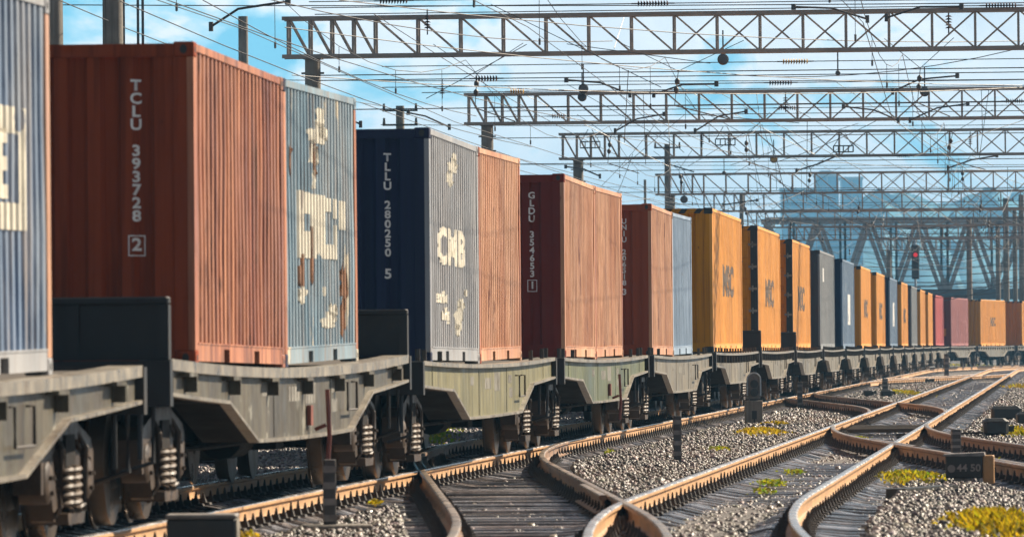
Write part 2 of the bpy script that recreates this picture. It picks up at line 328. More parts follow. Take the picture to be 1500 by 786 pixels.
def sleepers(spans, dz=0.0, centre=None):
    b = MB(); cols = []
    for s, d0, d1 in spans:
        yaw = random.uniform(-0.02,0.02); z = -0.198 + dz + random.uniform(-0.014,0.004); hw = random.uniform(0.12,0.15)
        d0 += random.uniform(-0.06,0.06); d1 += random.uniform(-0.06,0.06)
        tilt = random.uniform(-0.006,0.006)
        segs = max(1, int((d1-d0)/2.8)); q = []
        hs = axis(s)[2]; t = Vector((math.sin(hs),math.cos(hs),0)); Z = Vector((0,0,1)); ch = 0.018
        plain = d1-d0 < 2.9; mid = (d0+d1)/2
        if plain: prof_ = [(d0,-0.055,.8),(d0+0.22,-0.03,.9),(mid-1.02,0,1.05),(mid-0.55,0,1.05),(mid-0.30,-0.045,.8),(mid+0.30,-0.045,.8),(mid+0.55,0,1.05),(mid+1.02,0,1.05),(d1-0.22,-0.03,.9),(d1,-0.055,.8)]
        elif centre:
            cc = centre(s); e_ = [-0.055,-0.055]; jt = [random.uniform(-0.015,0.012) for _ in range(4)]
            prof_ = [(d0,-0.03+jt[0],.95)] + ([(cc-1.25,-0.03+jt[0],.95)] if d0 < cc-1.3 else []) + [(cc-1.02,0,1.05),(cc-0.55,0,1.05),(cc-0.26,-0.075+jt[1],.8),(cc+0.26,-0.075+jt[1],.8),(cc+0.55,0,1.05),(cc+1.02,0,1.05)] + ([(cc+1.25,-0.03+jt[2],.95)] if d1 > cc+1.3 else []) + [(d1,-0.03+jt[2],.95)]
        else: prof_ = [(d0,-tilt,1),(mid,random.uniform(-0.004,0.003),1),(d1,tilt,1)]
        rg_ = []
        for dd, zz, ww in prof_:
            p = L(s + (yaw*(dd-mid)), dd, 0); q_ = hw*ww
            rg_.append([p-t*(q_+0.02)+Z*(z-0.13), p+t*(q_+0.02)+Z*(z-0.13), p+t*q_+Z*(z-ch+zz), p+t*(q_-ch)+Z*(z+zz), p-t*(q_-ch)+Z*(z+zz), p-t*q_+Z*(z-ch+zz)])
        n0 = len(b.f); b.loft(rg_)
        c = random.uniform(0.35,1.1)*(1.7 if plain else random.choice((0.9,1.5,2.2))); wv = random.uniform(0.9,1.1)
        cols += [(c*wv*0.97, c, c/wv*1.05)]*(len(b.f)-n0)
    me = b.mesh('sleepers', M['sleeper'])
    set_tint(me, cols); return me
def track(label, fn, sA, sB, spans, mats, dz=0.0, offs=(-0.7975,0.7975), rail_rng=None, fas=None, big=1.0):
    t = empty('railway_track', L(sA, fn(sA), -0.26)); tag(t, label, 'railway track'); t.location = (0,0,0)
    for i, o in enumerate(offs):
        a, c = rail_rng[i] if rail_rng else (sA, sB)
        ob('rail', rail_mesh(fn, a, c, o, mats, dz), t)
    if spans: tag(ob('sleepers', sleepers(spans, 0, fn), t), kind='stuff')
    a, c = fas or (sA, sB)
    tag(ob('fastenings', fastenings(fn, a, c, offs, dz, big), t), kind='stuff')
    return t
spA, spB = [], []
sC, sD, sG = 101.0, 200.5, 245.0
s = 38.0
while s < 470:
    a1 = 1.36
    for s0, sg in ((sC,1),(sD,1),(sG,-1)):
        dc = xover(s, s0, sg)
        if 0.02 < dc <= 2.49: a1 = max(a1, dc+1.2)
    spA.append((s, -1.36, a1)); s += 0.58
s = 38.2
while s < 470:
    db = dB(s); b0, b1 = db-1.36, db+1.36
    for s0, sg in ((sC,1),(sD,1),(sG,-1)):
        dc = xover(s, s0, sg)
        if 2.49 < dc < 4.96: b0 = min(b0, dc-1.2)
    if s < 118 and s > 92: b1 = max(b1, eturn(s)+1.3)
    spB.append((s, b0, b1)); s += 0.72
spE = [(50+i*0.55, eturn(50+i*0.55)-1.3, eturn(50+i*0.55)+1.3) for i in range(76)]
bright, dull = [M['rail_top'], M['rail_side']], [M['rail_top_dull'], M['rail_side_dark']]
track('rusty rails on dark wet sleepers directly under the container train', lambda s: 0.0, 38, 470, spA, bright)
track('rusty rails on dark wet sleepers running beside the train in the foreground', dB, 38, 470, spB, bright)
fC = lambda s: xover(s, sC); fD = lambda s: xover(s, sD); fG = lambda s: xover(s, sG, -1)
track('curved connecting rails that cross in front of the nearest wagons', fC, 40, 100.0, None, dull, 0.004, rail_rng=[(40, 99.5),(40, 97.5)], fas=(44, 92), big=0.9)
track('curved connecting rails in the middle distance beside the yellow containers', fD, 134, 199, None, dull, 0.004, rail_rng=[(137, 198),(134.5, 196)], fas=(140,190), big=0.9)
track('thin far connecting rails ahead of the red container', fG, 246, 311, None, bright, 0.004, rail_rng=[(249, 308),(247, 310)], fas=(255,300))
track('branching rails that leave to the right behind the numbered dark box', eturn, 50, 117, spE, dull, 0.006, rail_rng=[(50, 113.5),(50, 116)], fas=(50,108), big=0.9)
# check rails by the frogs
for nm, fn, s0, s1, off in (('the front crossing', fC, 61.5, 66.5, 0.71), ('the front crossing', fC, 76.5, 84, -0.70), ('the branching rails', eturn, 70, 80, -0.69), ('the branching rails', eturn, 90, 96.5, -0.70)):
    o = ob('check_rail', rail_mesh(fn, s0, s1, off, dull, 0.008)); tag(o, 'short dark check rail set close inside the curved rails of ' + nm, 'check rail', 'check rails at ' + nm)

# ------------------------------------------------------------------ ballast stones and weeds (stuff)
def icosa():
    t = (1+5**.5)/2
    v = np.array([(-1,t,0),(1,t,0),(-1,-t,0),(1,-t,0),(0,-1,t),(0,1,t),(0,-1,-t),(0,1,-t),(t,0,-1),(t,0,1),(-t,0,-1),(-t,0,1)], float); v /= np.linalg.norm(v[0])
    f = np.array([(0,11,5),(0,5,1),(0,1,7),(0,7,10),(0,10,11),(1,5,9),(5,11,4),(11,10,2),(10,7,6),(7,1,8),(3,9,4),(3,4,2),(3,2,6),(3,6,8),(3,8,9),(4,9,5),(2,4,11),(6,2,10),(8,6,7),(9,8,1)])
    return v, f
def near_track(s, d):
    k = np.abs(d) < 1.42
    db = 4.98 + np.maximum(0, 62-s)**2/380
    k |= np.abs(d-db) < 1.42
    ed = np.array([eturn(q) for q in s]); k |= (np.abs(d-ed) < 1.35) & (s < 118)
    for s0, sg in ((sC,1),(sD,1)):
        xc = np.array([xover(q, s0, sg) for q in s]); k |= (xc > 0.02) & (xc < 4.96) & (np.abs(d-xc) < 1.2)
    return k
def scatter(n, s0, s1, d0, d1):
    u = rng.random(n); s = 1/(1/s0 + u*(1/s1-1/s0)) ; d = d0 + (d1-d0)*rng.random(n)
    P = np.array([L(a, b) for a, b in zip(s, d)]); px = 750 + F*P[:,0]/P[:,1]
    k = (px > -250) & (px < 1800); return s[k], d[k], P[k]
s1_, d1_, P1 = scatter(400000, 45, 330, -8, 16)
nt_ = near_track(s1_, d1_)
keep = (~nt_) | (rng.random(len(nt_)) < 0.35); s1_, d1_, P1, nt_ = s1_[keep], d1_[keep], P1[keep], nt_[keep]
n = len(P1); iv, if_ = icosa()
rad = rng.lognormal(math.log(0.0215), 0.30, n) * np.where(s1_ > 120, 1.3, 1.0)
zz = np.where(nt_, -0.272, -0.215 + 0.03*rng.random(n))
V = iv[None] * (1 + 0.45*(rng.random((n,12,1))-0.5)) * rad[:,None,None] * (0.65+0.7*rng.random((n,1,3)))
a = rng.random(n)*6.283; ca_, sa_ = np.cos(a)[:,None], np.sin(a)[:,None]
V = np.stack([V[...,0]*ca_-V[...,1]*sa_, V[...,0]*sa_+V[...,1]*ca_, V[...,2]], -1)
V += np.stack([P1[:,0], P1[:,1], zz], -1)[:,None]
Fc = (if_[None] + 12*np.arange(n)[:,None,None]).reshape(-1,3)
me = bpy.data.meshes.new('ballast_stones'); me.vertices.add(n*12); me.vertices.foreach_set('co', V.ravel().astype(np.float32))
me.loops.add(len(Fc)*3); me.loops.foreach_set('vertex_index', Fc.ravel().astype(np.int32)); me.polygons.add(len(Fc)); me.polygons.foreach_set('loop_start', np.arange(0,len(Fc)*3,3,dtype=np.int32))
me.update(); me.validate()
tint = (0.25 + 1.45*rng.random(n)**1.7)[:,None] * (1 + 0.22*(rng.random((n,3))-0.5)) * np.array([1.04,0.98,0.96])
ca = me.color_attributes.new('tint','FLOAT_COLOR','POINT'); ca.data.foreach_set('color', np.c_[np.repeat(tint,12,0), np.ones(n*12)].ravel().astype(np.float32))
me.materials.append(M['stone'])
tag(ob('ballast_gravel', me), 'grey and white ballast stones lying between the tracks', 'gravel', kind='stuff')

def gpt(px, py, z=-0.2):
    Y = (H-z)*F/(py-(510-0.0087*(px-750))); return Vector(((px-750)*Y/F, Y, z))
W = MB(); wc = []
def weeds(px, py, wpx, dY, n, hgt, yel=0.5):
    p0 = gpt(px, py); sc = F/p0.y
    for i in range(n):
        gx, gy = random.gauss(0, 0.5), random.gauss(0, 0.5)
        p = p0 + Vector((gx*wpx/sc, gy*dY, random.uniform(-0.03,0.0))); h = hgt*random.uniform(0.35,1.1)*math.exp(-(gx*gx+gy*gy)*0.6)
        a = random.random()*6.283; ln = random.uniform(0.2,0.9)*h; wd = random.uniform(0.012,0.03)
        dx, dy = math.cos(a), math.sin(a); n0 = len(W.f)
        W.add([p+Vector((-dy*wd*.4,dx*wd*.4,0)), p+Vector((dy*wd*.4,-dx*wd*.4,0)), p+Vector((dx*ln*.5+dy*wd,dy*ln*.5-dx*wd,h*.7)), p+Vector((dx*ln,dy*ln,h)), p+Vector((dx*ln*.5-dy*wd,dy*ln*.5+dx*wd,h*.7))], [(0,1,2,3,4)])
        c = random.uniform(0.45,1.5); y = min(1, max(0, random.gauss(yel,0.25))); wc.append((c*(0.5+0.95*y), c*(0.9+0.1*y), c*0.8))
for a in ((1468,775,60,3.6,2600,0.19,0.85),(1440,755,30,1.5,350,0.10,0.6),(1112,634,34,3.0,1800,0.13,1.0),(1135,622,24,2.0,450,0.10,0.95),(1050,658,20,1.5,300,0.07,0.4),(1322,576,20,10,700,0.16,0.7),
          (1335,700,44,3,900,0.11,0.6),(1440,690,14,2.0,260,0.22,0.55),(1486,636,26,6,700,0.17,0.6),(1128,706,22,1.2,160,0.06,0.35),(1115,718,16,1.0,90,0.05,0.3),(545,735,10,0.6,60,0.05,0.8),(360,783,16,0.5,120,0.06,0.9),
          (540,640,60,8,500,0.10,0.35),(890,662,8,0.6,60,0.08,0.4),(640,640,40,14,400,0.12,0.3),(1495,568,14,8,260,0.2,0.9),(1250,640,20,1.0,80,0.05,0.4),(300,648,60,6,300,0.08,0.4),(1400,535,60,30,500,0.2,0.6),(1160,690,20,1.0,70,0.05,0.4)): weeds(*a)
me = W.mesh('low_weeds', M['weed']); set_tint(me, wc)
tag(ob('low_weeds', me), 'yellow green weeds growing in patches through the ballast', 'weeds', kind='stuff')

# ------------------------------------------------------------------ lettering
def text_bm(txt, size, bold=0.0, sx=1.0, space=1.0, line=1.0):
    cu = bpy.data.curves.new('t', 'FONT'); cu.body = txt; cu.size = size; cu.offset = bold; cu.align_x = 'CENTER'; cu.align_y = 'CENTER'
    cu.space_character = space; cu.space_line = line; cu.resolution_u = 3
    o = bpy.data.objects.new('t', cu); C.objects.link(o)
    me = o.evaluated_get(bpy.context.evaluated_depsgraph_get()).to_mesh(); bm = bmesh.new(); bm.from_mesh(me)
    bpy.data.objects.remove(o); bpy.data.curves.remove(cu)
    for v in bm.verts: v.co.x *= sx
    return bm
def rects_bm(rs):
    bm = bmesh.new()
    for x0,x1,y0,y1 in rs:
        bm.faces.new([bm.verts.new((x,y,0)) for x,y in ((x0,y0),(x1,y0),(x1,y1),(x0,y1))])
    return bm
def blobs_bm(*bl):
    """ragged patches of bared or leftover paint: (x, y, half width, half height)"""
    bm = bmesh.new(); rr = random.Random(5)
    for k, (x, y, a, c) in enumerate(bl):
        n = 17; vs = []
        for i in range(n):
            t = 2*math.pi*i/n; q = rr.uniform(0.45, 1.15)
            vs.append(bm.verts.new((x+a*q*math.cos(t), y+c*q*math.sin(t), 0)))
        bm.faces.new(vs)
    bmesh.ops.triangulate(bm, faces=bm.faces[:]); return bm
def fit(bm, cx, cz, prof, breaks, plane, sgn):
    """lay flat lettering on a corrugated wall: cut it at the folds, then follow them. plane 'x': on the side wall, 'y': on the end wall"""
    for v in bm.verts: v.co.x += cx; v.co.y += cz
    xs = [v.co.x for v in bm.verts]; lo, hi = min(xs), max(xs)
    for b in breaks:
        if lo < b < hi:
            bmesh.ops.bisect_plane(bm, geom=bm.verts[:]+bm.edges[:]+bm.faces[:], plane_co=(b,0,0), plane_no=(1,0,0))
    for v in bm.verts:
        u, z = v.co.x, v.co.y; q = prof(u) + sgn*0.005
        v.co = (q, u, z) if plane == 'x' else (u, q, z)
    bmesh.ops.triangulate(bm, faces=bm.faces[:])
    me = bpy.data.meshes.new('lettering'); bm.to_mesh(me); bm.free(); return me

# ------------------------------------------------------------------ containers: local y along the track, +x is the sunlit side, z = 0 underneath
WX = 1.219
def corr(a0, a1, flat_out, slope, flat_in, depth):
    per = flat_out+slope*2+flat_in; n = max(1, int((a1-a0)/per)); pad = ((a1-a0)-n*per+flat_out)/2
    pts = [(a0, 0.0)]; p = a0 + pad
    if pad < 0.01: p = a0+0.02
    for i in range(n):
        pts += [(p,0.0),(p+slope,-depth),(p+slope+flat_in,-depth),(p+2*slope+flat_in,0.0)]; p += per
    pts = [q for q in pts if q[0] < a1-0.005] + [(a1,0.0)]
    return pts
def prof_fn(pts, base, sgn):
    X = [p[0] for p in pts]; Y = [base + sgn*p[1] for p in pts]
    return lambda u: float(np.interp(u, X, Y))
CM = {}
def container_meshes(Ln, Hc, kind):
    key = (Ln, Hc, kind)
    if key in CM: return CM[key]
    d = {}; h = Ln/2; ph = MPH = None; P0 = bpy.data.materials.get('paint_grey')
    side = corr(-h+0.16, h-0.16, 0.085, 0.045, 0.075, 0.042) if Ln < 8 else corr(-h+0.16, h-0.16, 0.11, 0.04, 0.11, 0.036)
    zb, zt = 0.165, Hc-0.065
    for nm, sg in (('r',1),('l',-1)):
        b = MB(); vs = []; fs = []
        rows = [zb, zb+(zt-zb)*0.33, zb+(zt-zb)*0.66, zt]
        for u, q in side:
            for j, z in enumerate(rows):
                dent = 0.006*math.sin(u*2.3+j*1.9)*(0 < j < 3)
                vs.append((sg*(WX-0.012+q+dent), u, z))
        for i in range(len(side)-1):
            for j in range(3): fs.append((i*4+j,(i+1)*4+j,(i+1)*4+j+1,i*4+j+1))
        b.add(vs, fs); d['side'+nm] = b.mesh('side_wall', P0)
    d['side_prof'] = prof_fn(side, WX-0.012, 1); d['side_br'] = [p[0] for p in side]
    ends = corr(-WX+0.16, WX-0.16, 0.10, 0.035, 0.10, 0.06)
    b = MB(); vs = []; fs = []
    for u, q in ends: vs += [(u, h-0.02+q, 0.2),(u, h-0.02+q, zt-0.05)]
    for i in range(len(ends)-1): fs.append((2*i,2*i+1,2*i+3,2*i+2))
    b.add(vs, fs); d['end_far'] = b.mesh('end_wall', P0)
    b = MB(); vs = [(u, -(h-0.02+q), z) for u, q in ends for z in (0.2, zt-0.05)]; b.add(vs, fs); d['end'] = b.mesh('end_wall', P0)
    d['end_prof'] = prof_fn([(u,-q) for u, q in ends], -(h-0.02), 1); d['end_br'] = [p[0] for p in ends]
    if kind == 'door':
        for sg in (-1,1):
            b = MB(); x0, x1 = (0.012, WX-0.15) if sg > 0 else (-WX+0.15, -0.012)
            b.box(x0,x1,-h+0.02,-h+0.07,0.2,zt-0.05)
            nr = 5
            for i in range(nr):
                z0 = 0.28+i*(zt-0.5)/nr; b.bbox(x0+0.07,x1-0.07,-h-0.004,-h+0.03,z0,z0+(zt-0.5)/nr-0.11,0.012)
            d['door'+('r' if sg>0 else 'l')] = b.mesh('door', P0)
            b = MB()
            for xx in (x0+0.22*(1 if sg>0 else 1), x1-0.25): 
                b.tube([(xx,-h-0.03,0.12),(xx,-h-0.03,zt)],0.017,8)
                for z in (0.25,0.9,1.6,zt-0.2): b.box(xx-0.05,xx+0.05,-h-0.05,-h-0.003,z,z+0.09)
            d['rods'+('r' if sg>0 else 'l')] = b.mesh('lock_rods', P0)
            b = MB(); xe = x1 if sg>0 else x0
            for i in range(5):
                z = 0.4+i*(zt-0.8)/4; b.box(xe-0.06,xe+0.13,-h-0.02,-h+0.005,z,z+0.055); b.tube([(xe+0.03*sg,-h-0.025,z-0.04),(xe+0.03*sg,-h-0.025,z+0.1)],0.02,8)
            d['hinge'+('r' if sg>0 else 'l')] = b.mesh('hinges', P0)
    b = MB(); vs = []; fs = []; rf = corr(-h+0.15,h-0.15,0.1,0.04,0.1,0.02)
    for u, q in rf: vs += [(-WX+0.06,u,Hc-0.022+q),(WX-0.06,u,Hc-0.022+q)]
    for i in range(len(rf)-1): fs.append((2*i,2*i+1,2*i+3,2*i+2))
    b.add(vs,fs); d['roof'] = b.mesh('roof', P0)
    b = MB(); b.box(-WX+0.05,WX-0.05,-h+0.1,h-0.1,0.03,0.13); d['floor'] = b.mesh('floor', P0)
    b = MB(); b.prism([(0,0),(0.155,0),(0.155,0.02),(0.02,0.155),(0,0.155)],0,1); 
    def post(sx, sy):
        b = MB(); x0,x1 = sorted((sx*WX, sx*(WX-0.16))); y0,y1 = sorted((sy*h, sy*(h-0.165)))
        b.box(min(sx*WX,sx*(WX-0.055)),max(sx*WX,sx*(WX-0.055)),y0,y1,0.12,Hc-0.12)
        b.m = 1
        b.box(min(sx*(WX-0.056),sx*(WX-0.165)),max(sx*(WX-0.056),sx*(WX-0.165)),min(sy*h,sy*(h-0.03)),max(sy*h,sy*(h-0.03)),0.12,Hc-0.12)
        return b.mesh('corner_post', [P0, P0])
    def casting(sx, sy, top):
        b = MB(); e_ = 0.004; x0,x1 = sorted((sx*(WX+e_), sx*(WX-0.162))); y0,y1 = sorted((sy*(h+e_), sy*(h-0.178))); z0,z1 = (Hc-0.118,Hc+0.004) if top else (-0.004,0.118)
        b.bbox(x0,x1,y0,y1,z0,z1,0.008); b.m = 1; zc = (z0+z1)/2
        def oval(c, f): return [f(c, math.cos(t)*0.026, math.sin(t)*0.038) for t in np.linspace(0,6.283,13)[:-1]]
        yc = sy*(h-0.089); xc = sx*(WX-0.08)
        b.add([(sx*(WX+e_+0.0015), yc+math.cos(t)*0.038, zc+math.sin(t)*0.027) for t in np.linspace(0,6.283,13)[:-1]], [tuple(range(12))])  # hole is a flat dark oval, its inner shade painted on
        b.add([(xc+math.cos(t)*0.03, sy*(h+e_+0.0015), zc+math.sin(t)*0.038) for t in np.linspace(0,6.283,13)[:-1]], [tuple(range(12))])
        return b.mesh('corner_casting', [P0, M['hazard']])
    d['posts'] = {(sx,sy): post(sx,sy) for sx in (-1,1) for sy in (-1,1)}
    d['cast'] = {(sx,sy,t): casting(sx,sy,t) for sx in (-1,1) for sy in (-1,1) for t in (0,1)}
    for nm, sg in (('r',1),('l',-1)):
        b = MB(); x0,x1 = sorted((sg*(WX-0.002),sg*(WX-0.06))); b.box(x0,x1,-h+0.179,h-0.179,Hc-0.067,Hc-0.006); d['top'+nm] = b.mesh('top_rail', P0)
        b = MB(); x0,x1 = sorted((sg*(WX-0.002),sg*(WX-0.05)))
        gaps = [-1.02-0.18,-1.02+0.18,1.02-0.18,1.02+0.18] if Ln < 8 else [-3.4,-3.1,-1.2,-0.9,0.9,1.2,3.1,3.4]
        ed = [-h+0.179]+gaps+[h-0.179]
        b.box(x0,x1,ed[0],ed[-1],0.135,0.166)
        for i in range(0,len(ed),2): b.box(x0,x1,ed[i],ed[i+1],0.03 if Ln<8 else 0.02,0.1349)
        # a thin lip that catches the light along the foot of the wall
        xo0,xo1 = sorted((sg*(WX+0.004),sg*(WX-0.03))); b.box(xo0,xo1,ed[0],ed[-1],0.1665,0.18)
        d['bot'+nm] = b.mesh('bottom_rail', P0)
    for nm, sg in (('n',-1),('f',1)):
        b = MB(); y0,y1 = sorted((sg*(h-0.003),sg*(h-0.07))); b.box(-WX+0.163,WX-0.163,y0,y1,Hc-0.115,Hc-0.01); d['head'+nm] = b.mesh('end_header', P0)
        b = MB(); b.box(-WX+0.163,WX-0.163,y0,y1,0.02,0.199); d['sill'+nm] = b.mesh('end_sill', P0)
    if kind != 'plain':
        b = MB()   # hazard stripes on the header
        for i in range(7):
            x = -WX+0.2+i*0.31; b.add([(x,-h+0.0005,Hc-0.11),(x+0.13,-h+0.0005,Hc-0.11),(x+0.21,-h+0.0005,Hc-0.015),(x+0.08,-h+0.0005,Hc-0.015)],[(0,1,2,3)])
        d['haz'] = b.mesh('hazard_stripes', P0)
    CM[key] = d; return d
def container(loc, rz, tilt, Ln, Hc, sidem, endm, label, kind='plain', frame=None, postm=None, texts=(), group=None):
    d = container_meshes(Ln, Hc, kind); t = empty('shipping_container', loc, rz); t.rotation_euler = (tilt,0,rz); t.rotation_mode = 'XYZ'
    tag(t, label, 'container', group); fr = M[frame or sidem]; sm, em = M[sidem], M[endm]; pm = M[postm] if postm else fr
    ob('side_wall', d['sider'], t, sm); ob('side_wall', d['sidel'], t, sm)
    if kind == 'door':
        for q in 'lr':
            dr = ob('door', d['door'+q], t, em); ob('lock_rods', d['rods'+q], dr, em); ob('hinges', d['hinge'+q], dr, M['lip'])
    else: ob('end_wall', d['end'], t, em)
    ob('end_wall', d['end_far'], t, em); ob('roof', d['roof'], t, sm); ob('floor', d['floor'], t, M['under'])
    for (sx,sy), m_ in d['posts'].items(): hz = kind=='door' and sy<0; ob('corner_post', m_, t, [M['hazard'] if hz else (em if sx<0 else pm), M['hazard'] if hz else em])
    for k_, m_ in d['cast'].items(): ob('corner_casting', m_, t, [M['hazard'] if kind != 'plain' else (fr if k_[0]>0 and k_[1]>0 else em), M['hazard']])
    for q in 'lr': ob('top_rail', d['top'+q], t, fr); ob('bottom_rail', d['bot'+q], t, fr)
    for q in 'nf':
        hd = ob('end_header', d['head'+q], t, M['hazard'] if kind=='door' and q=='n' else em); ob('end_sill', d['sill'+q], t, em)
        if q == 'n' and 'haz' in d: ob('hazard_stripes', d['haz'], hd, em if kind=='door' else M['hazard'])
    for wall, m_, bm, cu, cz, lab in texts:
        me = fit(bm, cu, cz, d['side_prof' if wall=='s' else 'end_prof'], d['side_br' if wall=='s' else 'end_br'], 'x' if wall=='s' else 'y', 1 if wall=='s' else -1)
        me.materials.append(M[m_]); o = ob('lettering', me, t)
    return t
def vert(txt, size, bold=0.004, line=0.86):
    return text_bm('\n'.join(txt), size, bold, 1.0, 1.0, line)

# ------------------------------------------------------------------ flat wagons: local y along the track, z = 0 at the rail top
ZD = 1.225; HL = 9.05
def sagf(sag): return lambda y: sag*((y/HL)**2-0.45)
WM = {}
def wagon_meshes(style, sag):
    key = (style, sag)
    if key in WM: return WM[key]
    d = {}; f = sagf(sag)
    ys = sorted(set(list(np.linspace(-HL,HL,25))+[-5.55,-3.65,3.65,5.55]))
    lowb = lambda y: float(np.interp(abs(y),[0,3.65,5.55,HL],[0.62,0.62,0.30,0.27]))
    topz = [(y, ZD-0.035+f(y)) for y in ys]; lowz = [(y, ZD-lowb(y)+f(y)) for y in ys]
    for nm, sg in (('r',1),('l',-1)):
        b = MB(); x0,x1 = sorted((sg*1.375,sg*1.36)); 
        b.loft([[(x0,y,zl+0.01),(x1,y,zl+0.01),(x1,y,zt-0.01),(x0,y,zt-0.01)] for (y,zt),(_,zl) in zip(topz,lowz)])
        for y in (-7.6,-1.9,1.9,7.6) if style != 'grey' else (-8.6,-2.2,2.2,8.6):
            xx0,xx1 = sorted((sg*1.3755,sg*1.381)); b.box(xx0,xx1,y,y+0.09,ZD-lowb(y)+f(y)+0.03,ZD-0.06+f(y))
        d['web'+nm] = b.mesh('side_beam', M['grey_web'])
        b = MB(); x0,x1 = sorted((sg*1.43,sg*1.18)); tk = 0.085 if style=='grey' else 0.045
        b.ribbon([(y,z+0.035-tk) for y,z in topz],x0,x1,tk)
        d['lip'+nm] = b.mesh('top_flange', M['lip'])
        b = MB(); x0,x1 = sorted((sg*1.43,sg*1.02)); x0,x1 = sorted((sg*1.43,sg*1.34)); b.ribbon([(y,z-0.012) for y,z in lowz],x0,x1,0.028); b.m = 1
        x0,x1 = sorted((sg*1.339,sg*0.95)); b.ribbon([(y,z-0.010) for y,z in lowz],x0,x1,0.024)
        d['low'+nm] = b.mesh('bottom_flange', [M['lip'], M['flange_shade']])
        if style == 'grey':
            d['brk'+nm] = []
            for y in (-7.9,-5.2,-2.6,0.0,2.6,5.2,7.9):
                b = MB()
                z = ZD+f(y)-0.087; x0,x1 = sorted((sg*1.376,sg*1.47))
                b.prism([(y,z),(y+0.05,z),(y+0.05,z-0.15),(y,z-0.15)],x0,x1)
                b.box(x0,x1,y-0.42,y-0.001,z-0.03,z); d['brk'+nm].append(b.mesh('stake_pocket', M['grey_web']))
        if style == 'pale':
            d['brk'+nm] = []
            for i in range(16):
                b = MB(); y = -8.4+i*1.12; b.box(*sorted((sg*1.376,sg*1.43)),y,y+0.06,ZD-0.20+f(y),ZD-0.05+f(y)); b.tube([(sg*1.39,y+0.03,ZD-0.02+f(y)),(sg*1.39,y+0.03,ZD+0.10+f(y))],0.022,6); d['brk'+nm].append(b.mesh('deck_pin', M['grey_web']))
        if style in ('olive','green'):
            d['brk'+nm] = []
            for y in (-8.7,-8.0,-6.2,6.2,8.0,8.7):
                b = MB(); b.tube([(sg*1.33,y,ZD-0.02+f(y)),(sg*1.33,y,ZD+0.13+f(y))],0.03,6); d['brk'+nm].append(b.mesh('deck_pin', M['grey_web']))
    b = MB(); b.ribbon([(y,ZD-0.09+f(y)) for y in ys],-1.18,1.18,0.055)
    for y in np.arange(-8.5,8.6,1.0): b.box(-1.3,1.3,y,y+0.12,ZD-0.3+f(y),ZD-0.092+f(y))
    d['deck'] = b.mesh('deck', M['wood'])
    b = MB(); b.loft([[(-0.28,y,ZD-lowb(y)*1.02+f(y)),(0.28,y,ZD-lowb(y)*1.02+f(y)),(0.28,y,ZD-0.1+f(y)),(-0.28,y,ZD-0.1+f(y))] for y in ys])
    b.tube([(-0.8,-1.2,0.62),(-0.8,-0.2,0.62)],0.18,12); b.tube([(0.55,0.6,0.55),(0.55,1.6,0.55)],0.2,12); b.box(0.2,0.9,1.9,2.5,0.42,0.66)
    b.tube([(0.1,-6,0.5),(0.1,6,0.5)],0.025,6)
    d['sill'] = b.mesh('centre_sill', M['under'])
    b = MB(); b.tube([(0.9,-6.2,0.60),(0.9,-4.2,0.52),(0.9,4.2,0.52),(0.9,6.2,0.60)],0.022,6)
    for y in (-3,-1,1,3): b.tube([(0.9,y,0.52),(0.9,y,0.66)],0.015,5)
    d['pipe'] = b.mesh('brake_pipe', M['under'])
    for nm, sg in (('n',-1),('f',1)):
        zz = ZD+f(HL); b = MB(); y0,y1 = sorted((sg*(HL+0.001),sg*(HL+0.16))); b.box(-1.44,1.44,y0,y1,zz-0.36,zz-0.012); b.box(-0.35,0.35,y0,sorted((sg*HL,sg*(HL+0.2)))[1] if sg>0 else y1,zz-0.5,zz-0.361)
        b.tube([(1.3,sg*(HL+0.1),zz-0.36),(1.3,sg*(HL+0.12),zz-0.78),(1.05,sg*(HL+0.16),zz-0.86)],0.022,6); b.tube([(1.2,sg*(HL+0.1),zz-0.36),(1.2,sg*(HL+0.12),zz-0.76)],0.022,6)
        d['endb'+nm] = b.mesh('end_beam', M['black_steel'])
        b = MB(); y0,y1 = sorted((sg*(HL-0.02),sg*(HL+0.06))); yo0,yo1 = sorted((sg*(HL-0.05),sg*(HL+0.09)))
        b.box(-1.38,1.38,y0,y1,zz-0.008,zz+0.41); b.bbox(-1.42,1.42,yo0,yo1,zz+0.41,zz+0.47,0.012)
        for x in (-1.42,-0.72,-0.04,0.64,1.33): b.box(x,x+0.09,yo0,yo1,zz-0.008,zz+0.409)
        b.box(-1.329,1.329,yo0+0.004,yo1-0.004,zz-0.006,zz+0.05)
        d['board'+nm] = b.mesh('end_board', M['black_steel'])
        b = MB(); b.box(-0.11,0.11,*sorted((sg*(HL+0.2),sg*(HL+0.5))),0.95,1.15); b.bbox(-0.2,0.22,*sorted((sg*(HL+0.42),sg*(HL+0.81))),0.88,1.22,0.03)
        b.tube([(0.45,sg*(HL+0.18),0.95),(0.5,sg*(HL+0.45),0.55),(0.4,sg*(HL+0.75),0.72)],0.025,6)
        d['coup'+nm] = b.mesh('coupler', M['under'])
    b = MB(); b.tube([(1.42,0.55,0.62),(1.52,0.55,0.66)],0.02,6); b.tube([(1.53,0.55,0.30),(1.55,0.56,0.55),(1.53,0.58,0.98)],0.022,6); b.box(1.383,1.42,0.25,0.42,0.66,0.84)
    d['lever'] = b.mesh('brake_lever', M['redpaint']); b = MB()
    b.tube([(1.385,3.1,ZD-0.16+f(3)),(1.44,3.1,ZD-0.16+f(3)),(1.44,3.1,ZD-0.42+f(3)),(1.44,3.9,ZD-0.42+f(3)),(1.44,3.9,ZD-0.16+f(3)),(1.385,3.9,ZD-0.16+f(3))],0.012,6)
    d['loop'] = b.mesh('hand_loop', M['grimy'])
    b = MB()
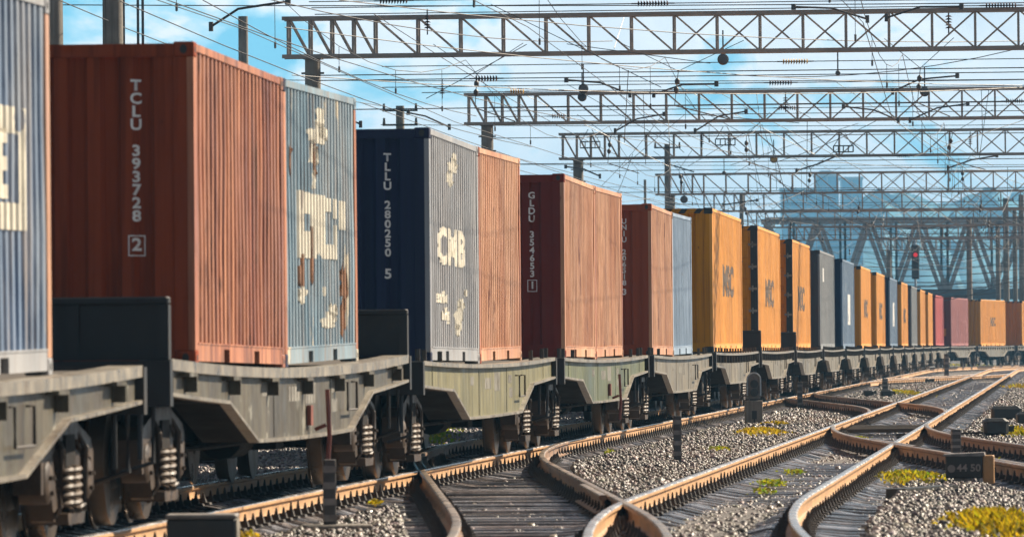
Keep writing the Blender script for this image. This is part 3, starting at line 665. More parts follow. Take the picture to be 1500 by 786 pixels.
    for y,z,ww,hh in ((-1.1,0.93,0.9,0.13),(0.2,0.90,0.8,0.22),(2.2,0.98,0.5,0.1),(2.3,0.8,0.5,0.12),(-3.0,0.98,0.45,0.1)):
        for j in range(4): b.box(1.3755,1.3775,y+j*ww/4,y+j*ww/4+ww/4*0.72,z+f(y),z+hh+f(y))
    d['plates'] = b.mesh('stencil_marks', M['stencil'])
    WM[key] = d; return d
# bogie, shared by every wagon
def bogie_meshes():
    d = {}
    b = MB(); prof = [(-0.80,0.09),(-0.80,0.30),(-0.785,0.475),(-0.72,0.505),(-0.70,0.49),(-0.70,0.42)]
    for sg in (-1,1):
        b.m = 1; b.lathe([(sg*q,r) for q,r in ((0.86,0.435),(0.86,0.468),(0.74,0.476),(0.735,0.503),(0.715,0.503),(0.71,0.435))],'x',(0,0,0.475),40)
        b.m = 0; b.lathe([(sg*q,r) for q,r in ((0.90,0.10),(0.90,0.17),(0.815,0.22),(0.80,0.38),(0.845,0.40),(0.845,0.434),(0.725,0.434),(0.73,0.39),(0.755,0.3),(0.70,0.17),(0.68,0.10))],'x',(0,0,0.475),40)
    b.tube([(-1.1,0,0.475),(1.1,0,0.475)],0.085,14)
    d['wheelset'] = b.mesh('wheelset', [M['wheel'], M['tread']], True)
    for nm, sg in (('r',1),('l',-1)):
        b = MB(); X = lambda a,c: sorted((sg*a,sg*c))
        b.prism([(-1.22,0.40),(-1.22,0.66),(-1.10,0.76),(-0.55,0.86),(-0.42,0.90),(0.42,0.90),(0.55,0.86),(1.10,0.76),(1.22,0.66),(1.22,0.40),(1.12,0.40),(1.10,0.62),(0.72,0.66),(0.45,0.76),(-0.45,0.76),(-0.72,0.66),(-1.10,0.62),(-1.12,0.40)],*X(0.93,1.13))
        b.prism([(-0.76,0.67),(-0.60,0.72),(-0.34,0.34),(-0.34,0.18),(-0.50,0.20)],*X(0.935,1.105)); b.prism([(0.76,0.67),(0.60,0.72),(0.34,0.34),(0.34,0.18),(0.50,0.20)],*X(0.935,1.105))
        b.prism([(-0.36,0.17),(0.36,0.17),(0.40,0.25),(-0.40,0.25)],*X(0.90,1.19))
        for y in (-0.76,0.67): b.box(*X(0.937,1.102),y,y+0.09,0.36,0.66)
        b.box(*X(0.92,1.14),-0.30,0.30,0.56,0.70)       # bolster end in the window
        d['frame'+nm] = b.mesh('side_frame', M['cast'])
        b = MB()
        for y in (0.0,):
            b.lathe([(sg*0.94,0.15),(sg*1.13,0.15),(sg*1.15,0.12),(sg*1.15,0.05)],'x',(0,y,0.475),18); b.box(*X(0.96,1.12),y-0.15,y+0.15,0.52,0.632)
            for k in range(3): a = k*2.09+0.5; b.tube([(sg*1.15,y+0.07*math.cos(a),0.475+0.07*math.sin(a)),(sg*1.175,y+0.07*math.cos(a),0.475+0.07*math.sin(a))],0.018,6)
        d['box'+nm] = b.mesh('axle_box', M['cast'], True)
        b = MB()
        r_ = 0.085; pts = [(sg*1.10+r_*math.cos(t), r_*math.sin(t), 0.265+t/(2*math.pi*5.2)*0.30) for t in np.linspace(0,2*math.pi*5.2,90)]
        b.tube(pts,0.021,6)
        d['spring'+nm] = b.mesh('coil_spring', M['spring'], True)
        for k_, y in (('a',-0.56),('b',0.56)):
            b = MB(); b.tube([(sg*1.05,y*0.54,0.17),(sg*1.16,y,0.30),(sg*1.17,y,0.70),(sg*1.12,y*0.9,0.80)],[0.02,0.02,0.03,0.02],6)
            d['hang'+k_+nm] = b.mesh('brake_hanger', M['cast'])
    b = MB(); b.box(-1.15,1.15,-0.22,0.22,0.55,0.80); b.lathe([(0.8,0.3),(0.92,0.28)],'z',(0,0,0),16)
    for y in (-0.38,0.38): b.box(-0.7,0.7,y-0.04,y+0.04,0.36,0.46)
    d['bolster'] = b.mesh('bogie', M['under'])
    return d
BG = bogie_meshes()
def bogie(parent, y):
    o = ob('bogie', BG['bolster'], parent, None, (0,y,0))
    for dy in (-0.925,0.925): ob('wheelset', BG['wheelset'], o, None, (0,dy,0))
    for q in 'rl':
        ob('side_frame', BG['frame'+q], o)
        for dy in (-0.925,0.925): ob('axle_box', BG['box'+q], o, None, (0,dy,0))
        for dy in (-0.19,0.0,0.19): ob('coil_spring', BG['spring'+q], o, None, ((0.02 if q == 'r' else -0.02) if dy == 0 else 0,dy,0))
        for k in 'ab': ob('brake_hanger', BG['hang'+k+q], o)
    return o
def wagon(s, style, sag, webm, label, boards='', lever=False, marks=False):
    a, c = L(s-7.36, 0), L(s+7.36, 0); m = (a+c)/2; rz = -math.atan2(c.x-a.x, c.y-a.y)
    t = empty('flat_wagon', m, rz); tag(t, label, 'railway wagon', 'flat wagons of the container train'); d = wagon_meshes(style, sag)
    for q in 'rl':
        sb = ob('side_beam', d['web'+q], t, M[webm]); ob('top_flange', d['lip'+q], sb); ob('bottom_flange', d['low'+q], sb)
        for me_ in d.get('brk'+q, ()): ob(me_.name.split('.')[0], me_, sb, M[webm] if style == 'grey' else M['grimy'])
        if q == 'r' and marks: ob('stencil_marks', d['plates'], sb)
    ob('deck', d['deck'], t); ob('centre_sill', d['sill'], t)
    for q in 'nf': ob('end_beam', d['endb'+q], t); ob('coupler', d['coup'+q], t)
    for q in boards: ob('end_board', d['board'+q], t)
    if lever: ob('brake_lever', d['lever'], t)
    ob('hand_loop', d['loop'], t); ob('brake_pipe', d['pipe'], t)
    for y in (-7.36,7.36): bogie(t, y)
    return t, m, rz
def place(m, rz, y, z):
    return Vector((m.x - math.sin(rz)*y, m.y + math.cos(rz)*y, z))
SP = 19.68; SW = 58.78 - SP
WL = [('grey',0.10,'grey_web','grey flat wagon cut by the left edge of the picture','',0),
 ('grey',0.10,'grey_web','grey flat wagon with a red brake lever and tall black end boards','nf',1),
 ('olive',0.06,'olive_web','olive yellow flat wagon under the navy container','',0),
 ('green',0.05,'green_web','mossy green flat wagon under the two matching brown containers','',1),
 ('green',0.05,'pale_web','green grey flat wagon under the brown and pale blue pair','',0),
 ('pale',0.03,'pale_web','pale flat wagon under the first and largest yellow container','',0),
 ('pale',0.03,'pale_web','pale flat wagon with black end board under the yellow container with side lettered doors','n',0),
 ('pale',0.03,'pale_web','pale flat wagon with black end board under the orange doored container','n',0),
 ('pale',0.03,'pale_web','pale flat wagon under the grey container that follows three yellow ones','',0),
 ('pale',0.03,'pale_web','pale flat wagon under the blue container with white panel','',0),
 ('pale',0.03,'pale_web','pale flat wagon under the fourth yellow container','',0),
 ('pale',0.03,'pale_web','pale flat wagon under the fifth yellow container','',0),
 ('pale',0.03,'pale_web','pale flat wagon under the blue container between two yellow ones','',0),
 ('pale',0.03,'pale_web','pale flat wagon under the sixth yellow container','',0),
 ('pale',0.03,'pale_web','pale flat wagon under the small grey container far along the train','',0),
 ('pale',0.03,'pale_web','pale flat wagon under the seventh yellow container','',0),
 ('pale',0.03,'pale_web','pale flat wagon under the eighth yellow container just before the red one','',0),
 ('pale',0.03,'pale_web','pale flat wagon under the bright red container','',0),
 ('pale',0.03,'pale_web','pale flat wagon under the faded pink container with dark red end','',0),
 ('pale',0.03,'pale_web','pale flat wagon under the yellow container right of the pink one','',0),
 ('pale',0.03,'pale_web','pale flat wagon under the last yellow container at the right edge','',0)]
DZ = {1:0.045, 0:0.0}
POS = []
for k, (st, sag, wm, lab, bd, lv) in enumerate(WL):
    t, m, rz = wagon(SW + SP*k, st, sag, wm, lab, bd, bool(lv), True)
    dz = DZ.get(k, 0.03 if k >= 5 else 0.0); t.location.z = dz
    POS.append((m, rz, dz, sagf(sag), sag))
def pair(k, i):
    m, rz, dz, f, sag = POS[k]; y = (-3.065, 3.065)[i]; sl = 2*sag*y/HL**2
    return dict(loc=place(m, rz, y, ZD+dz+0.012+f(y)+0.5*abs(sl)*3*0), rz=rz, tilt=math.atan(sl), Ln=6.058, Hc=2.591)
def single(k):
    m, rz, dz, f, sag = POS[k]
    return dict(loc=place(m, rz, 0, ZD+dz+0.012+f(5.5)), rz=rz, tilt=0, Ln=12.192, Hc=2.896)
GR = 'containers of the freight train'
frame_rs = [(-1.3,1.3,1.05,1.22),(-1.3,1.3,-0.1,0.07),(1.1,1.3,0.071,1.049),(-1.3,-1.1,0.071,1.049)]
container(**pair(0,0), sidem='worn_blue', endm='navy_end', label='worn blue container ahead of the cut blue one, out at left', texts=(), group=GR) if False else None
container(**pair(0,1), sidem='worn_blue', endm='navy_end', frame='navy_sunlit', postm='salmon', label='worn blue container with cream frame emblem cut by the left edge', group=GR,
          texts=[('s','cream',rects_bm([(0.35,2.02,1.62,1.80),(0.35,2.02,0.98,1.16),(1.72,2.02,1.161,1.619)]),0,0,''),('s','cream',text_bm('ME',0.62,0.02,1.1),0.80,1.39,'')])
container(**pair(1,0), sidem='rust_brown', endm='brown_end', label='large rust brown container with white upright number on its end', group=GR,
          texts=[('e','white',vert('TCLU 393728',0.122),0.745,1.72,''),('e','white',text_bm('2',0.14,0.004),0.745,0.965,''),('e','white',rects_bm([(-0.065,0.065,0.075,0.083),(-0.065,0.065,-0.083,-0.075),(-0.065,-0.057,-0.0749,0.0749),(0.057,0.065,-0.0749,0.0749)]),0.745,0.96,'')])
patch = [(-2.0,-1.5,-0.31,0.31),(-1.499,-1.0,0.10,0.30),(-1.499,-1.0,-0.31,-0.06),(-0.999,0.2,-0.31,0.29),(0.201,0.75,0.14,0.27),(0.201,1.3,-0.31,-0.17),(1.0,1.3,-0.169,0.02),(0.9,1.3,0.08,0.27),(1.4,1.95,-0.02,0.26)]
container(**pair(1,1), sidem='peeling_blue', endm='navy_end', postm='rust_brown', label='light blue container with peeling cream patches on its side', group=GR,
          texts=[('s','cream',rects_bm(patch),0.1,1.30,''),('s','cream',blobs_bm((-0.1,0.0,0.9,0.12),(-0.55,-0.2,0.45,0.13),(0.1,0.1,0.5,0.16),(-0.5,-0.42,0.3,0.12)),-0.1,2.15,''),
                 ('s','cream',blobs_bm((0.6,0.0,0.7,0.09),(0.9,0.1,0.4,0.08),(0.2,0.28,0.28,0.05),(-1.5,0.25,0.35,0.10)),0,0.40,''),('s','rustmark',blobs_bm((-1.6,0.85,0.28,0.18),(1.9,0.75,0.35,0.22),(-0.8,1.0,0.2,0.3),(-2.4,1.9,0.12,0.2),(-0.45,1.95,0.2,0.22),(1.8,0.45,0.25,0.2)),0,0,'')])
container(**pair(2,0), sidem='navy_sunlit', endm='navy_end', frame='navy_sunlit', label='navy container with cream side lettering and white end number', group=GR,
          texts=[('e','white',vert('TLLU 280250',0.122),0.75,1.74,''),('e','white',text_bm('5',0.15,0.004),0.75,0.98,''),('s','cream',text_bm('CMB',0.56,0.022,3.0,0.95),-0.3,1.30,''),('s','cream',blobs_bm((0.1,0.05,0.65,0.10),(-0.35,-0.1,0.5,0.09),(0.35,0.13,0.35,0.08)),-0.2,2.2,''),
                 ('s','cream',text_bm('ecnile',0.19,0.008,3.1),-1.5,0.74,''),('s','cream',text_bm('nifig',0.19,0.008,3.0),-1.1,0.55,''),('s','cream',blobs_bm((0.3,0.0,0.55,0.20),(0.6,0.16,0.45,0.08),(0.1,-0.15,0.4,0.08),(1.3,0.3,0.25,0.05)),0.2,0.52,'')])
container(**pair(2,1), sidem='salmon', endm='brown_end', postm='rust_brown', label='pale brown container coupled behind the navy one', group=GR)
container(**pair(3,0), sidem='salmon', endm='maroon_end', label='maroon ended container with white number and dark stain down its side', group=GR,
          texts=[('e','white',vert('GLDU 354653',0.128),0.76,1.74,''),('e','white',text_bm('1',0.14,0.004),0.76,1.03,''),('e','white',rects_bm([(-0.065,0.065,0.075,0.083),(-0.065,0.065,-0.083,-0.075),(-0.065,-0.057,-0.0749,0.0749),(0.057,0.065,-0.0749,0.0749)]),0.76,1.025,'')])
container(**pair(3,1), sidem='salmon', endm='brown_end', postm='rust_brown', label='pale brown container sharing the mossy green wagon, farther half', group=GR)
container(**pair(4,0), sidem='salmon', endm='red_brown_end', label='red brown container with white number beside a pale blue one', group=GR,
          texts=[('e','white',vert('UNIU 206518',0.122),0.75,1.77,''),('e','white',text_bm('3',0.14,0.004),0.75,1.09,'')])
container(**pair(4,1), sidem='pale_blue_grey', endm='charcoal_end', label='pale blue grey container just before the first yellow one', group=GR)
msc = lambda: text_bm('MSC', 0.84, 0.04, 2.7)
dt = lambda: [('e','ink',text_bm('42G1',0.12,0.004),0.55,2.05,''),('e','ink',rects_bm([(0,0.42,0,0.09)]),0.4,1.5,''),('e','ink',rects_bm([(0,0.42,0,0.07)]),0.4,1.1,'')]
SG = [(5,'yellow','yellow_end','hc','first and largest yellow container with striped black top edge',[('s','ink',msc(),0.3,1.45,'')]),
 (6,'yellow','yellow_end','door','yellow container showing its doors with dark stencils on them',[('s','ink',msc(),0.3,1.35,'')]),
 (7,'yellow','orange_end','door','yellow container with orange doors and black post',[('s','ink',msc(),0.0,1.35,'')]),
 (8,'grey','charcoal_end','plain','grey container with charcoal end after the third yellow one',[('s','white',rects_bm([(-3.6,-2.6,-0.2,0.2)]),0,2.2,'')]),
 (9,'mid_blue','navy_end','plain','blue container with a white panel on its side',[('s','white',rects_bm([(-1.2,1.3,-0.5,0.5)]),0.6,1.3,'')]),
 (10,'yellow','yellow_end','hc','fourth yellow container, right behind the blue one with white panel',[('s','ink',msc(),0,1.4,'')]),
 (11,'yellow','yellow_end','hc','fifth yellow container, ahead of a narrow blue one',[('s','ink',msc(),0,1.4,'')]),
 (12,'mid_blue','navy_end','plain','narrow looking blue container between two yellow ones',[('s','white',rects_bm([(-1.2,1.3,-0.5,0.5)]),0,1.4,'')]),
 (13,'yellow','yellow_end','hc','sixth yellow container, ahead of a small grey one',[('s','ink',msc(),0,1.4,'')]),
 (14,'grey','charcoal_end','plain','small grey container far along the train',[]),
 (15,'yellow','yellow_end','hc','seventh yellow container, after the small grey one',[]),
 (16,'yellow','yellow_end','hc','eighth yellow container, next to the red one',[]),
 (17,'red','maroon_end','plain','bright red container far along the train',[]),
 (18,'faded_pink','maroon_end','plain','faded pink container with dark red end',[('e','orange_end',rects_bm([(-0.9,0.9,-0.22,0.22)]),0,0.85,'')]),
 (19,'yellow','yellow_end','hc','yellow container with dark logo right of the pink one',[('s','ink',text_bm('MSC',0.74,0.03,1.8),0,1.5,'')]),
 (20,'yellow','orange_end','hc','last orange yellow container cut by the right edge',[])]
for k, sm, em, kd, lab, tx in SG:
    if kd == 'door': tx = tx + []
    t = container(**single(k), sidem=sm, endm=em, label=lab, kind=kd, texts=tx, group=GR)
    if k == 6:
        for txt, x, z, sz in (('CT 52',0.62,2.12,0.2),('22G1',0.6,1.62,0.13),('MAX',0.6,1.47,0.13)):
            bm = text_bm(txt, sz, 0.006); me = bpy.data.meshes.new('lettering')
            for v in bm.verts: v.co = (v.co.x+x, -6.102, v.co.y+z)
            bm.to_mesh(me); bm.free(); me.materials.append(M['ink']); ob('lettering', me, t)

# ------------------------------------------------------------------ catenary: gantries, wires, fittings
GY = [137, 179, 213, 264, 298, 340, 382, 425, 470, 515, 562]
GN = ['first and nearest', 'second', 'third', 'fourth', 'fifth', 'sixth', 'seventh', 'eighth', 'ninth', 'tenth', 'eleventh and farthest']
BZ = 7.56
def gantry(i, Y):
    s = (Y + 7.5*ST*0)/CT; base = L(s, -7.5, -0.26); rz = -axis(s)[2]
    t = empty('catenary_gantry', base, rz); tag(t, 'steel lattice gantry across the tracks, %s in the row' % GN[i], 'gantry', 'lattice gantries over the tracks')
    span = 44; z0, z1 = BZ+0.26, BZ+0.26+0.80
    b = MB(); x0, x1 = -0.5, span
    for y in (-0.22,0.22):
        for z in (z0,z1): b.box(x0-0.12,x1,y-0.04,y+0.04,z-0.04,z+0.04)
        x = x0; j = 0
        while x < x1-0.3:
            st = 0.46 if j < 4 else 0.90
            b.box(x-0.024,x+0.024,y-0.02,y+0.02,z0+0.041,z1-0.041)
            half = (x < 15)
            flip = (not half) if y < 0 else (7 < x < 22)
            if y > 0 and x < 7: flip = False
            a, c = ((x+0.03,y+0.028*(1 if y<0 else -1),z1-0.03),(x+st-0.03,y+0.028*(1 if y<0 else -1),z0+0.03))
            if flip: a, c = (a[0],a[1],z0+0.03),(c[0],c[1],z1-0.03)
            b.tube([a,c],0.02,5); x += st; j += 1
    x = x0
    while x < x1-1: 
        b.bar((x,-0.18,z0+0.0),(x+0.9,0.18,z0),0.03,0.03); b.bar((x,-0.18,z1),(x,0.18,z1),0.03,0.03); x += 0.9
    ob('lattice_beam', b.mesh('lattice_beam', M['steel']), t)
    for x in (0.0, span-0.6):
        b = MB(); b.tube([(x,0,0),(x,0,z0-0.06)],[0.21,0.165],12); b.box(x-0.2,x+0.2,-0.26,0.26,z0-0.055,z0-0.042)
        for z in (z0-0.35,z0-0.75): b.tube([(x-0.24,0,z),(x+0.24,0,z)],0.025,6)
        ob('pole', b.mesh('pole', M['concrete'], True), t)
    return t
for i, Y in enumerate(GY): gantry(i, Y)
def wire(pts, r, label='thin overhead cable strung between the gantries', group='overhead cables', name='overhead_cable'):
    b = MB(); b.tube(pts, r, 4, False); return tag(ob(name, b.mesh(name, M['wire'])), label, 'cable', group)
def sagpts(a, b, sag, n=8):
    a, b = Vector(a), Vector(b); return [a.lerp(b, t) - Vector((0,0,sag*4*t*(1-t))) for t in np.linspace(0,1,n)]
# catenary over each track: messenger, contact wire, droppers
for ti, (d, name) in enumerate(((0.0,'over the train track'),(4.98,'over the second track from the train'),(9.9,'over the third track from the train'),(14.9,'over the fourth track from the train'),(20.0,'over the fifth track from the train'),(-4.2,'over the track behind the train'))):
    t = empty('catenary_line', (0,0,0)); tag(t, 'overhead contact wire with droppers %s' % name, 'overhead line', 'overhead lines along the tracks')
    mw, cw, dr = MB(), MB(), MB()
    gs = [60, 97] + GY
    for a, c in zip(gs[:-1], gs[1:]):
        sa, sc2 = a/CT, c/CT; zz = 0.25
        pa = [L(sa+(sc2-sa)*q, d + 0.25*zz*(1 if (gs.index(a)%2) else -1)*(1-2*q), 7.45-0.9*4*q*(1-q)) for q in np.linspace(0,1,9)]
        mw.tube(pa, 0.007, 4, False)
        pc = [L(sa+(sc2-sa)*q, d + 0.3*(1 if (gs.index(a)%2) else -1)*(1-2*q), 6.15) for q in np.linspace(0,1,3)]; cw.tube(pc, 0.007, 4, False)
        for q in (0.15,0.38,0.62,0.85):
            u = L(sa+(sc2-sa)*q, d, 7.45-0.9*4*q*(1-q)); v = L(sa+(sc2-sa)*q, d, 6.15); dr.tube([u,v],0.005,4,False); dr.lathe([(-0.05,0.02),(0.05,0.02)],'z',(v.x,v.y,v.z+0.06),5)
    ob('messenger_wire', mw.mesh('messenger_wire', M['wire']), t); ob('contact_wire', cw.mesh('contact_wire', M['wire']), t); ob('droppers', dr.mesh('droppers', M['wire']), t)
# cross cables at each gantry
def crosscable(Y, z, d0=-7.4, d1=34, sag=0.12, r=0.011):
    s = Y/CT; wire([L(s, d0+(d1-d0)*q, z - sag*4*q*(1-q)) for q in np.linspace(0,1,12)], r, 'taut cable hung crosswise under a gantry over all tracks', 'cross span cables')
for i, Y in enumerate(GY):
    crosscable(Y-0.3, 7.15, sag=0.02); crosscable(Y+0.35, 6.45, sag=0.0)
    crosscable(Y+0.2, 8.75+0.1*(i%2), d0=-14, d1=38, sag=0.25)
def insul(loc, dirv, n, rad, m, label, group):
    b = MB(); dirv = Vector(dirv).normalized(); t = empty('insulator', loc); tag(t, label, 'insulator', group)
    b.tube([-dirv*(n*0.03+0.12), dirv*(n*0.03+0.12)], 0.016, 6); b2 = MB()
    for k in range(n):
        c = dirv*((k-(n-1)/2)*0.06); b2.tube([c-dirv*0.014, c+dirv*0.016],[rad, rad*0.45],10)
    ob('rod', b.mesh('rod', M['wire']), t); ob('discs', b2.mesh('discs', m, True), t)
for px, py, Y, n, mk in ((715,115,136,8,'porcelain'),(1168,90,150,10,'ochre'),(1146,121,150,9,'porcelain'),(960,5,136,11,'porcelain'),(1470,8,136,11,'porcelain'),(580,1,136,10,'porcelain'),(760,134,160,6,'ochre'),(1488,148,178,8,'porcelain'),(820,170,178,6,'porcelain'),(1155,158,178,8,'porcelain'),(1325,228,212,7,'porcelain')):
    insul(PX(px,py,Y), (1,-0.08,0.0), n, 0.075, M[mk], ('ochre' if mk=='ochre' else 'dark brown') + ' ribbed insulator lying along a cross cable', 'lying ' + mk + ' insulators')
    a = PX(px,py,Y); s, d = toSD(a.x,a.y); wire([L(s,-7.4,a.z), L(s,34,a.z)], 0.010, 'taut cable carrying ribbed insulators crosswise over the tracks', 'insulator cables')
for px, py, Y in ((629,32,137),(1153,150,178),(1393,32,137),(650,130,178),(1423,205,213),(1030,205,213)):
    insul(PX(px,py,Y), (0,0,1), 5, 0.08, M['porcelain'], 'dark upright insulator hanging at a gantry', 'upright insulators')
# registration arms
def arm(p0, p1, p2, r=0.032):
    b = MB(); b.tube([p0,p1,p2], r, 7); b.tube([Vector(p2)-Vector((0,0,0.06)),Vector(p2)+Vector((0,0,0.06))],0.05,8); b.tube([Vector(p0)-Vector((0,0,0.08)),Vector(p0)+Vector((0,0,0.08))],0.04,8)
    tag(ob('registration_arm', b.mesh('registration_arm', M['wire'], True)), 'dark bent tube holding the contact wire beside a gantry', 'bracket arm', 'bent registration arms')
for a in (((312,39),(352,13),(425,2),112),((925,138),(882,121),(832,117),150),((960,138),(1002,124),(1052,123),150),((903,192),(935,174),(975,167),178),((1020,192),(1055,170),(1095,163),178),((1274,28),(1222,12),(1166,10),136),((1302,26),(1352,10),(1412,10),136),((1310,134),(1350,116),(1405,111),160),((1318,176),(1282,161),(1238,156),178),((1335,176),(1375,158),(1420,152),178),
          ((530,182),(500,168),(470,161),150),((660,186),(625,170),(600,165),170),((1390,246),(1425,234),(1462,228),213),((1168,250),(1200,240),(1228,228),213),((1060,300),(1085,296),(1110,293),264),((880,258),(855,247),(830,244),213)):
    (q0,q1,q2,Y) = a; arm(PX(*q0,Y), PX(*q1,Y), PX(*q2,Y), 0.022 if Y < 200 else 0.026)
# ball lamps hung at the gantries
def lamp(px, py, Y, r, m='lamp_glass'):
    t = empty('hanging_lamp', PX(px,py,Y)); tag(t, 'round dark lamp hanging on a rod under a gantry', 'lamp', 'round hanging lamps')
    b = MB(); b.lathe([(-0.10,r*0.5),(-0.06,r*0.95),(0.0,r),(0.05,r*0.9),(0.10,r*0.5)],'y',(0,0,0),16); ob('lamp_body', b.mesh('lamp_body', M['dark_box'], True), t)
    b = MB(); b.lathe([(-0.112,r*0.75),(-0.095,r*0.8)],'y',(0,0,0),16); ob('lens', b.mesh('lens', M['ochre' if m=='ochre' else 'lamp_glass'], True), t)
    b = MB(); b.tube([(0,0,r*0.9),(0,0,r+0.5)],0.018,6); ob('rod', b.mesh('rod', M['wire']), t)
for px, py, Y, r in ((1062,87,140,0.125),(857,130,165,0.13),(855,142,167,0.12),(1357,134,165,0.13),(1003,292,250,0.15),(1387,343,380,0.14),(1230,107,150,0.06),(1062,253,260,0.08)): lamp(px,py,Y,r)
lamp(1135,233,213,0.13,'ochre')
# small basket platforms on the third gantry
for i,(px,py) in enumerate(((866,212),(1064,208),(1237,218))):
    p = PX(px,py,212.3); b = MB()
    for z in (-0.1,0.1):
        for y in (-0.15,0.15): b.bar(p+Vector((-0.32,y,z)),p+Vector((0.32,y,z)),0.03,0.03)
    for x in (-0.32,-0.16,0,0.16,0.32):
        for y in (-0.15,0.15): b.bar(p+Vector((x,y,-0.1)),p+Vector((x,y,0.1)),0.025,0.025)
    for x in (-0.3,0.3): b.tube([p+Vector((x,0,0.1)),p+Vector((x*0.2,0,0.5))],0.012,5)
    tag(ob('wire_basket', b.mesh('wire_basket', M['wire'])), 'small barred basket hanging on the third gantry, ' + ('near its left end','in its middle','third from its left end')[i], 'basket', 'barred baskets')
# hangers and slanting stays around the gantries
random.seed(21)
for i in range(46):
    Y = random.choice(GY[:5]) + random.uniform(-1.5,1.5); s = Y/CT; d = random.uniform(-5,22)
    a = L(s, d, random.choice((BZ,BZ+0.8,BZ-0.4))); b_ = L(s+random.uniform(-2,2), d+random.uniform(-0.5,0.5), a.z-random.uniform(0.7,2.2))
    wire([a,b_], 0.008, 'short thin hanger wire dropping from a gantry', 'hanger wires')
for i in range(26):
    j = random.randrange(0,5); s = GY[j]/CT; d = random.uniform(-6,20); s2 = GY[j]/CT + random.choice((-22,-14,16,25)); 
    wire(sagpts(L(s,d,BZ+random.uniform(0,0.8)), L(s2, d+random.uniform(-4,4), random.uniform(6.2,7.5)), 0.1), 0.009, 'slanting stay cable running between the overhead lines', 'slanting stays')
for px0,py0,px1,py1,Y0,Y1 in ((180,2,780,215,95,185),(300,0,700,170,97,170),(380,-5,900,60,105,150),(500,0,1500,60,110,150),(70,-8,560,155,98,190),(240,-3,880,180,100,175),(420,40,1500,125,120,150),(530,150,1100,330,150,290),(430,110,1500,128,130,150),(550,20,960,250,125,240),(600,200,1010,300,180,270),(700,215,1200,330,190,330),(1080,110,1500,70,150,140),(900,200,1500,250,200,250),(1150,150,1500,330,170,360),(480,310,960,290,220,260)):
    wire(sagpts(PX(px0,py0,Y0), PX(px1,py1,Y1), 0.25), 0.009, 'long feeder cable slanting away above the train', 'long feeder cables')
for i, Y in enumerate(GY[:7]):
    s = Y/CT
    for d in (-4.2, 0.0, 4.98, 9.9, 14.9, 20.0):
        d += random.uniform(-0.4,0.4); e_ = random.uniform(0.7,1.3)
        b = MB(); n1, n2 = L(s-0.3,d,7.15), L(s+0.3,d+random.uniform(-.2,.2),6.45)
        for q in (-e_, e_*random.uniform(0.5,1.2)): b.tube([L(s-0.2,d+q,BZ+0.22),n1],0.007,4,False)
        b.tube([n1,n2],0.008,4,False); b.tube([n2,L(s+0.4,d+e_*0.8,6.16)],0.012,4,False)
        for q in (0.3,0.55): b.lathe([(-0.07,0.02),(-0.03,0.055),(0.03,0.055),(0.07,0.02)],'z',tuple(n1.lerp(n2,q)),7)
        tag(ob('forked_hanger', b.mesh('forked_hanger', M['wire'])), 'thin forked hanger with small beads between a gantry and its cross cable', 'hanger', 'forked hangers')
for i in range(64):
    j = random.randrange(0,6); s = GY[j]/CT; d = random.uniform(-7,22)
    wire([L(s,d,BZ+random.choice((0.2,1.05))), L(s+random.uniform(-6,6), d+random.choice((-1,1))*random.uniform(1.5,4.5), random.uniform(6.2,7.4))], 0.008, 'slanting stay cable running between the overhead lines', 'slanting stays')
# far tangle of cross wires
for i in range(34):
    Y = random.uniform(330,560); z = PX(1300, random.uniform(325,428), Y).z
    x0 = PX(random.uniform(1120,1330),300,Y).x; x1 = PX(random.uniform(1400,1530),300,Y).x
    wire(sagpts((x0,Y,z),(x1,Y-3,z+random.uniform(-0.4,0.4)), random.uniform(0,0.9)), 0.018, 'far cable in the tangle of wires before the bridge', 'far cables')
# ------------------------------------------------------------------ poles
def pole(px, Y, ztop, r, label, arms=0, name='concrete_pole'):
    x = (px-750)*Y/F; t = empty(name, (x,Y,-0.26)); tag(t, label, 'pole'); b = MB(); b.tube([(0,0,0),(0,0,ztop+0.26)],[r*1.25,r],12); ob('shaft', b.mesh('shaft', M['concrete'], True), t)
    if arms:
        b = MB()
        for k in range(arms):
            z = ztop+0.26-0.15-0.45*k; b.bar((-0.55,-0.02-r,z),(0.55,-0.02-r,z),0.06,0.06)
            for xx in (-0.5,0.5): b.tube([(xx,-0.02-r,z+0.03),(xx,-0.02-r,z+0.22)],[0.05,0.03],8)
        b.tube([(r,-0.05,ztop-0.6),(1.1,-0.05,ztop-0.9)],0.03,6)
        ob('crossarm', b.mesh('crossarm', M['grimy']), t)
    return t
pole(168,108,11.0,0.155,'thick concrete pole behind the rust brown container',0)
pole(80,104,11.0,0.15,'concrete pole just right of the cut blue container',0)
pole(359,204,PX(359,24,204).z,0.15,'concrete pole top rising behind the rust brown container side',0)
pole(588,204,PX(588,155,204).z,0.13,'pole with crossarms and insulators above the navy container',2)
pole(979,270,PX(979,211,270).z,0.12,'dark mast standing behind the red brown container',1)
pole(946,300,PX(946,263,300).z,0.06,'thin short mast left of the dark mast')
pole(1087,330,PX(1087,285,330).z,0.10,'slim mast above the first yellow container',0)
pole(1420,430,PX(1420,320,430).z,0.17,'pale concrete pole rising behind the pink container')
pole(1462,452,PX(1462,330,452).z,0.15,'grey pole left of the dark pair at right',1)
pole(1474,455,PX(1474,290,455).z,0.19,'tall dark pole among the poles at right',1)
pole(1487,460,PX(1487,307,460).z,0.15,'grey pole second from the right edge')
pole(1497,463,PX(1497,285,463).z,0.19,'tallest pole touching the right edge')
for px, top in ((184,0),(205,0),(212,0)):
    Y = 150; x = (px-750)*Y/F; b = MB(); b.tube([(x,Y,-0.26),(x,Y,10.5)],0.035,6); tag(ob('thin_mast', b.mesh('thin_mast', M['wire'])), 'thin dark mast above the rust brown container', 'mast', 'thin masts behind the brown container')
